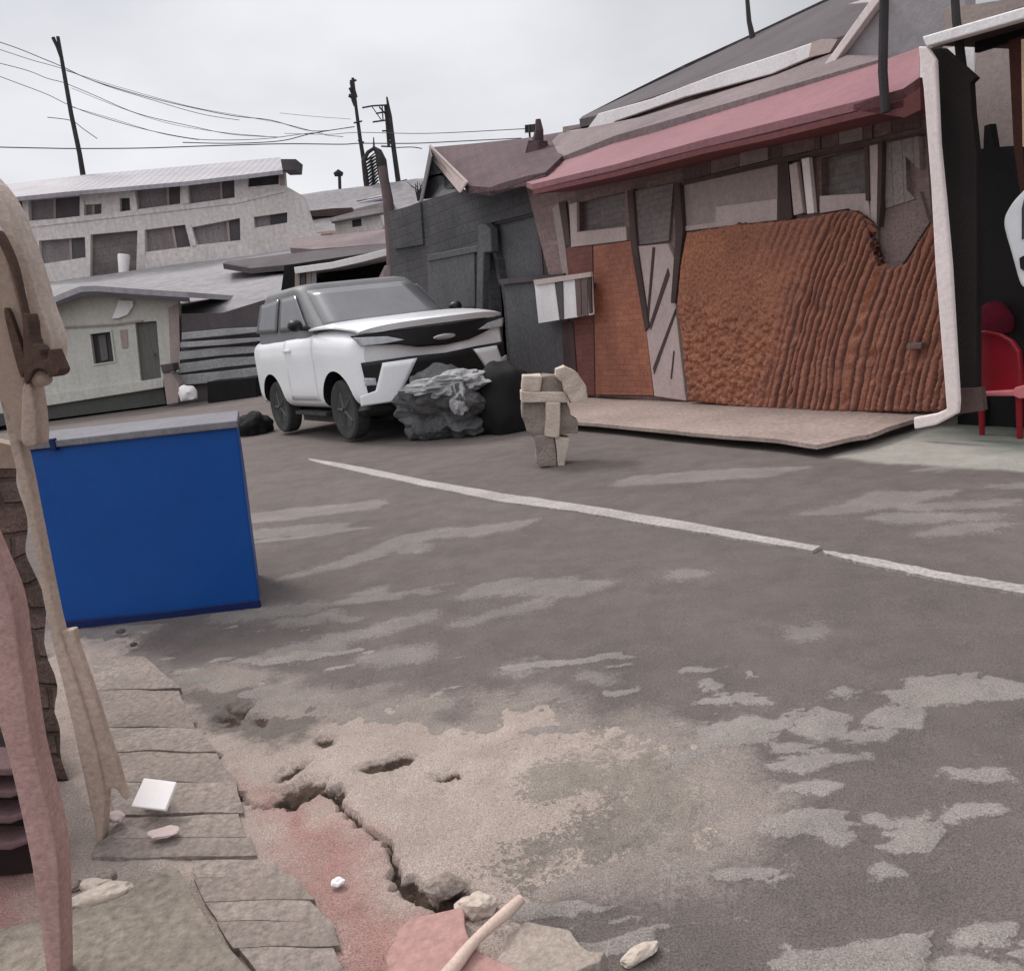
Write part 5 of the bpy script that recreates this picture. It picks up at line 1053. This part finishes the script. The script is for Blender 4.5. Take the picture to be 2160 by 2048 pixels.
def lathe(prof, c, axis, n=40):
    V, Fc = [], []; a = Vector(axis).normalized(); u = Vector((0, 0, 1)); v = a.cross(u)
    for (r, t) in prof:
        for j in range(n): q = 2 * math.pi * j / n; V.append(c + a * t + (u * math.cos(q) + v * math.sin(q)) * r)
    m_ = len(prof)
    for i in range(m_ - 1):
        for j in range(n): Fc.append([i * n + j, i * n + (j + 1) % n, (i + 1) * n + (j + 1) % n, (i + 1) * n + j])
    if prof[-1][0] == prof[0][0] and prof[0][0] == 0.15: Fc += [[(m_ - 1) * n + j, (m_ - 1) * n + (j + 1) % n, (j + 1) % n, j] for j in range(n)]
    else: Fc += [list(range(n)), list(range((m_ - 1) * n, m_ * n))]
    return V, Fc
for ax in AX:
    for s in (-1, 1):
        c = cw((ax, s * 0.80, WR)); ay = hy * s
        wh = bpy.data.objects.new('wheel', None); COL.objects.link(wh); wh.parent = car; wh.location = c - Vector(car['_w']); wh['_w'] = tuple(c); wh.empty_display_size = 0.1
        mesh('tyre', lathe([(0.25, 0.08), (0.31, 0.115), (0.37, 0.11), (0.395, 0.085), (0.40, 0.0), (0.395, -0.085), (0.37, -0.11), (0.25, -0.1)], c, ay), rubber, wh, smooth=True)
        spk = [lathe([(0.255, -0.06), (0.262, 0.06), (0.245, 0.085), (0.23, 0.05), (0.05, 0.03), (0.045, 0.075), (0.02, 0.08)], c, ay)]
        for q in range(5):
            a = 2 * math.pi * q / 5 + 0.3; d_r = Vector((0, 0, 1)) * math.cos(a) + ay.cross(Vector((0, 0, 1))) * math.sin(a)
            spk.append(tube([c + ay * 0.075 + d_r * 0.03, c + ay * 0.07 + d_r * 0.24], [0.03, 0.024], 6))
        mesh('rim', join(*spk), rimm, wh)
# ------------------------------------------------------------------ boulder and black heaps added as shade by the car
bc = G(985, 926)
bl = thing('boulder', (bc.x, bc.y, 0), 'big dark layered boulder with a pale patch in front of the car bumper', 'boulder')
mesh('rock', rock(bc + Vector((-0.06, 0.45, 0.36)), (0.68, 0.46, 0.42), 2, 5, 0.42, 1.6, flat=0.85), rockm, bl)
mesh('pale_patch', join(rock(bc + Vector((-0.14, 0.14, 0.66)), (0.42, 0.22, 0.14), 4, 4, 0.5, 2, flat=1), rock(bc + Vector((-0.02, -0.06, 0.48)), (0.10, 0.08, 0.18), 6, 3, 0.5, 2, flat=1)), rockp, bl)
tag(mesh('shade_heap', rock(G(1060, 918) + Vector((0.05, 0.5, 0.26)), (0.40, 0.5, 0.58), 9, 4, 0.18, 1.2, flat=0.5), black, smooth=True), 'black heap added as shade behind the boulder at the car corner', 'heap')  # black mound added in place of the dark void behind the boulder
tag(mesh('shade_heap', rock(G(533, 917) + Vector((0, 0.1, 0.10)), (0.30, 0.34, 0.26), 14, 4, 0.3, 1.2, flat=0.5), black, smooth=True), 'low black heap added as shade on the road behind the rear wheel of the car', 'heap')  # black mound added in place of the shadowed patch by the wheel

# ------------------------------------------------------------------ left foreground: posts, canopy planks, masonry, blue tarpaulin
foot = G(205, 1792); PL = front(foot.y)
po_ = thing('canopy_post', (foot.x, foot.y, 0), 'long leaning cream wooden post in front of the blue box', 'post')
mesh('shaft', pp(PL, chaikin([(-40, 690), (0, 850), (19, 937), (30, 982), (42, 1040), (58, 1097), (70, 1152), (85, 1241), (102, 1328), (123, 1411), (140, 1480), (158, 1560), (180, 1660), (198, 1740), (204, 1796), (216, 1782), (220, 1700), (222, 1680), (206, 1600), (188, 1530), (160, 1440), (140, 1380), (122, 1328), (102, 1232), (86, 1152), (70, 1072), (53, 985), (42, 941), (26, 840), (-15, 680)], 1), 0.0, 0.05), cream, po_, bevel=0.01)
mesh('side_plank', pp(PL, [(118, 1334), (156, 1327), (160, 1356), (182, 1420), (206, 1490), (224, 1550), (246, 1612), (268, 1690), (258, 1684), (246, 1666), (234, 1662), (224, 1672), (219, 1700), (208, 1650), (190, 1580), (160, 1470)], -0.012, 0.03), cream, po_, bevel=0.006)
ba, bb = G(118, 1331), G(549, 1284)
BX = Plane(ba, (bb - ba) + Vector((0, 0.02, 0)))
bx = thing('blue_box', (ba + bb) / 2, 'large royal blue box with a dull grey lid standing behind the leaning cream post', 'box')
fr_ = [(48, 940), (170, 928), (300, 913), (497, 893), (513, 1010), (549, 1284), (330, 1308), (114, 1331), (84, 1150)]
dep = BX.N * -0.70 + Vector((-0.235, 0, 0))
o = mesh('body', prism(BX.poly(fr_, 0.0), dep), blue, bx); roughen(o, 0.006, 0.35, 5); o.data.polygons.foreach_set('use_smooth', [False] * len(o.data.polygons))
b_ = o.modifiers.new('bevel', 'BEVEL'); b_.width = 0.01; b_.limit_method = 'ANGLE'; b_.angle_limit = R(50)
lidf = BX.poly([(40, 937), (170, 923), (300, 908), (500, 887)], 0.02)
mesh('lid', prism(lidf + [p + dep * 1.06 for p in reversed(lidf)], (0, 0, -0.038)), mat('dull grey lid', (0.20, 0.197, 0.215), (0.155, 0.153, 0.168), 1.5, fine=0.3), bx, bevel=0.006)
mesh('lower_shade_band', pp(BX, [(113, 1333), (122, 1312), (330, 1292), (545, 1266), (550, 1286), (330, 1311)], 0.012, 0.03), bluehem_shade, bx, bevel=0.004)  # navy strip: shade at the bottom of the box, painted as a band
mesh('upper_band', pp(BX, [(50, 940), (170, 926), (300, 911), (498, 890), (500, 902), (300, 924), (170, 938), (52, 954)], 0.012, 0.03), bluehem_shade, bx, bevel=0.004)
mesh('latch', pp(BX, [(100, 926), (113, 925), (118, 950), (108, 952)], 0.03, 0.03), bluehem_shade, bx, bevel=0.004)
def cut_thing(name, px, n1, th, m, label, cat, bev=0.012):
    return tag(mesh(name, pp(PL, chaikin(px, 2 if name != 'broken_timber' else 1), n1, th), m, bevel=bev), label, cat)
cut_thing('curved_beam', [(-420, 200), (-300, 190), (-150, 270), (-40, 362), (6, 420), (34, 488), (60, 560), (82, 640), (102, 690), (111, 726), (106, 760), (100, 752), (96, 738), (84, 724), (70, 722), (62, 664), (52, 600), (32, 530), (0, 474), (-40, 428), (-150, 330), (-300, 255), (-420, 262)], -0.04, 0.09, mat('bleached beam', (0.66, 0.545, 0.48), (0.55, 0.45, 0.39), 2.5, streak=0.45, fine=0.25, bump=0.4, bscale=45), 'curved cream canopy beam broken off at its lower end', 'beam', 0.02)
cut_thing('canopy_sheet', [(-420, 300), (-300, 300), (-150, 370), (-40, 455), (0, 492), (18, 556), (40, 640), (52, 690), (56, 740), (50, 830), (60, 930), (34, 936), (10, 845), (-60, 815), (-250, 790), (-420, 800)], 0.03, 0.025, mat('cream canvas', (0.36, 0.265, 0.21), (0.29, 0.215, 0.17), 1.5, fine=0.2, bump=0.3), 'cream canvas sheet hanging at the left edge under the curved beam', 'canvas')
cut_thing('wooden_strip', [(6, 648), (16, 650), (34, 700), (48, 742), (54, 770), (46, 806), (32, 760), (14, 690)], 0.05, 0.03, brokenwood, 'narrow dark wooden strip against the cream canvas', 'strip', 0.006)
cut_thing('curved_strip', [(-10, 478), (14, 520), (32, 570), (46, 640), (58, 690), (60, 720), (50, 690), (36, 610), (18, 555), (-10, 500)], 0.06, 0.03, brokenwood, 'long curved dark strip tucked along the inner edge of the canopy beam', 'strip', 0.004)
cut_thing('broken_timber', [(46, 660), (58, 662), (64, 724), (82, 732), (86, 756), (98, 764), (104, 728), (118, 762), (129, 786), (106, 799), (96, 780), (72, 777), (62, 800), (50, 816), (48, 730)], 0.07, 0.06, brokenwood, 'dark brown splintered timber end below the curved beam', 'timber')
cut_thing('short_stake', [(46, 808), (62, 802), (72, 850), (79, 930), (72, 944), (42, 941), (44, 870)], 0.04, 0.07, cream, 'short cream stake standing above the corner of the blue box', 'stake', 0.016)
tag(mesh('knob', rock(PL.p(86, 796, 0.03), (0.028, 0.025, 0.025), 8, 3, 0.12, flat=1), cream, smooth=True), 'rounded cream knob beneath the splintered timber', 'knob')
PM = front(foot.y + 0.45)
mwal = tag(mesh('masonry_wall', prism(PM.poly([(-300, 930), (28, 975), (50, 1080), (74, 1200), (112, 1440), (140, 1600), (168, 1760), (190, 1850), (-300, 1950)], 0.0), (-0.24, 0.3, 0)), masonry), 'crumbling brown masonry wall behind the left posts', 'wall')
roughen(mwal, 0.03, 0.16, 8)
tag(mesh('lower_canvas', pp(PM, [(-300, 860), (26, 940), (34, 988), (-300, 985)], 0.02, 0.05), mat('cream canvas', (0, 0, 0))), 'dull tan ledge on top of the brown masonry wall', 'ledge')
ft2 = G(128, 2120); PK = front(ft2.y)
tag(mesh('pink_post', pp(PK, chaikin([(-330, 560), (-270, 545), (-150, 850), (-60, 1070), (-10, 1185), (26, 1270), (38, 1380), (50, 1450), (66, 1570), (86, 1650), (108, 1735), (121, 1810), (126, 1930), (130, 2130), (106, 2130), (86, 1950), (68, 1830), (54, 1760), (28, 1640), (8, 1560), (-30, 1440), (-90, 1260), (-220, 880)]), 0, 0.06), pinkpost, bevel=0.016), 'thick pinkish wooden post leaning at the bottom left corner', 'post')
PQ = front((foot.y + ft2.y) / 2 + 0.12)
tr = thing('tray_rack', PQ.p(20, 1840), 'dark rack of shallow trays standing behind the pink post', 'rack')
mesh('case', prism(PQ.poly([(-200, 1585), (62, 1600), (72, 1840), (-200, 1860)], -0.08), (-0.18, 0.2, 0)), mat('dark maroon case', (0.025, 0.013, 0.013), None, 3), tr)
for y in (1625, 1672, 1726, 1782):
    mesh('tray', pp(PQ, [(-150, y - 6), (20, y - 4), (58, y - 14), (60, y - 2), (22, y + 12), (-150, y + 10)], 0.0, 0.12), mat('mauve tray', (0.17, 0.10, 0.105), None, 4), tr, bevel=0.006)
# ------------------------------------------------------------------ small things on the ground
def flat_tile():
    px = [(303, 1640), (372, 1648), (348, 1708), (276, 1700)]
    z = [0.13, 0.13, 0.085, 0.085]; P = [G(x, y, zz) for (x, y), zz in zip(px, z)]
    nn = (P[1] - P[0]).cross(P[3] - P[0]).normalized()
    if nn.z > 0: nn = -nn
    return prism(P, nn * 0.012)
wt_ = thing('white_tile', G(325, 1690, 0.05), 'bright white square tile propped up on the paving beside the cream post', 'tile')
mesh('tile', flat_tile(), mat('glazed white', (0.80, 0.76, 0.75), (0.76, 0.72, 0.71), 2, rough=0.5, fine=0.05, bump=0.03), wt_, bevel=0.003)
mesh('prop', rock(G(322, 1690, 0.05) + Vector((0, 0.01, 0.02)), (0.035, 0.03, 0.05), 3, 3, 0.3), stoned, wt_)
def stone(px, r, seed, m, label, z=0.03, cat='stone', rot=0.0):
    c = G(px[0], px[1], z); return tag(mesh('stone', rock(c, r, seed, 3, 0.32, 1.3, flat=0.5, rot=rot), m), label, cat, 'loose stones on the broken pavement')
random.seed(11)
stone((225, 1848), (0.026, 0.022, 0.022), 1, stoned, 'upper round brown stone at the foot of the cream post', 0.06)
stone((205, 1868), (0.042, 0.024, 0.022), 2, stonel, 'oval grey stone just below the round brown stone', 0.05)
stone((155, 1868), (0.02, 0.018, 0.016), 3, stoned, 'small lone pinkish pebble in the dark gap behind the posts', 0.04)
stone((215, 1888), (0.085, 0.028, 0.024), 4, stonel, 'long wedge of broken stone along the slab edge', 0.055, rot=0.35)
stone((240, 1722), (0.04, 0.022, 0.014), 5, lightboard, 'pale pointed chip beside the forked foot of the cream post', 0.06, rot=-0.6)
stone((345, 1755), (0.045, 0.03, 0.006), 6, lightboard, 'flat pale chip below the white tile', 0.052)
stone((713, 1860), (0.016, 0.016, 0.010), 7, white, 'small round white pebble on the pinkish soil', 0.027)
stone((940, 1870), (0.05, 0.035, 0.03), 8, stoned, 'rounded clod at the end of the long crack', 0.025)
stone((1002, 1912), (0.045, 0.035, 0.028), 9, stonel, 'pale clod just above the lying stick', 0.025)
stone((1350, 2010), (0.05, 0.02, 0.016), 10, stonel, 'thin sliver of stone right of the broken slab', 0.012, rot=0.5)
for i, (x, y) in enumerate([(255, 1332), (282, 1359)]):
    stone((x, y), (0.022 - 0.006 * i, 0.02, 0.012), 20 + i, slate, ('dark chip on the dust just below the blue box', 'flat dark flake a little right of the dark chip by the blue box')[i], 0.035)
a, b = G(1098, 1896, 0.075), G(905, 2085, 0.06)
stt = thing('stick', (a + b) / 2 - Vector((0, 0, 0.05)), 'pale peeled wooden stick lying diagonally at the bottom edge', 'stick')
mesh('shaft', tube([a + (b - a) * t + Vector((0.004 * math.sin(9 * t), 0, 0.006 * math.sin(5 * t))) for t in [i / 14 for i in range(15)]], [0.012 + 0.0015 * math.sin(7 * i) + 0.0002 * i for i in range(15)], 10), sticks, stt, smooth=True)
cs = mesh('broken_slab', prism([G(x, y, 0.045) for x, y in [(1062, 1968), (1108, 1946), (1150, 1950), (1205, 1966), (1232, 1988), (1276, 2008), (1268, 2036), (1215, 2052), (1240, 2110), (1100, 2110), (1040, 2030)]], (0, 0, -0.06)), mat('pale broken concrete', (0.36, 0.30, 0.26), (0.29, 0.24, 0.205), 4, fine=0.4, bump=0.5), bevel=0.006)
roughen(cs, 0.014, 0.06, 5); tag(cs, 'pale broken concrete slab beside the lying stick', 'slab')
ps = mesh('broken_slab', prism([G(x, y, z) for x, y, z in [(870, 1935, 0.022), (925, 1922, 0.05), (974, 1911, 0.055), (982, 1950, 0.056), (1001, 1992, 0.056), (1120, 2060, 0.054), (1100, 2200, 0.05), (900, 2200, 0.03), (740, 2200, 0.0), (770, 2050, -0.005), (820, 1970, 0.0)]], (0, 0, -0.05)), mat('pink concrete', (0.40, 0.235, 0.21), (0.35, 0.205, 0.185), 2, fine=0.3, bump=0.4), bevel=0.006)
roughen(ps, 0.006, 0.1, 5); tag(ps, 'smooth pinkish concrete slab under the lying stick', 'slab')

for o in bpy.data.objects:
    if '_w' in o: del o['_w']
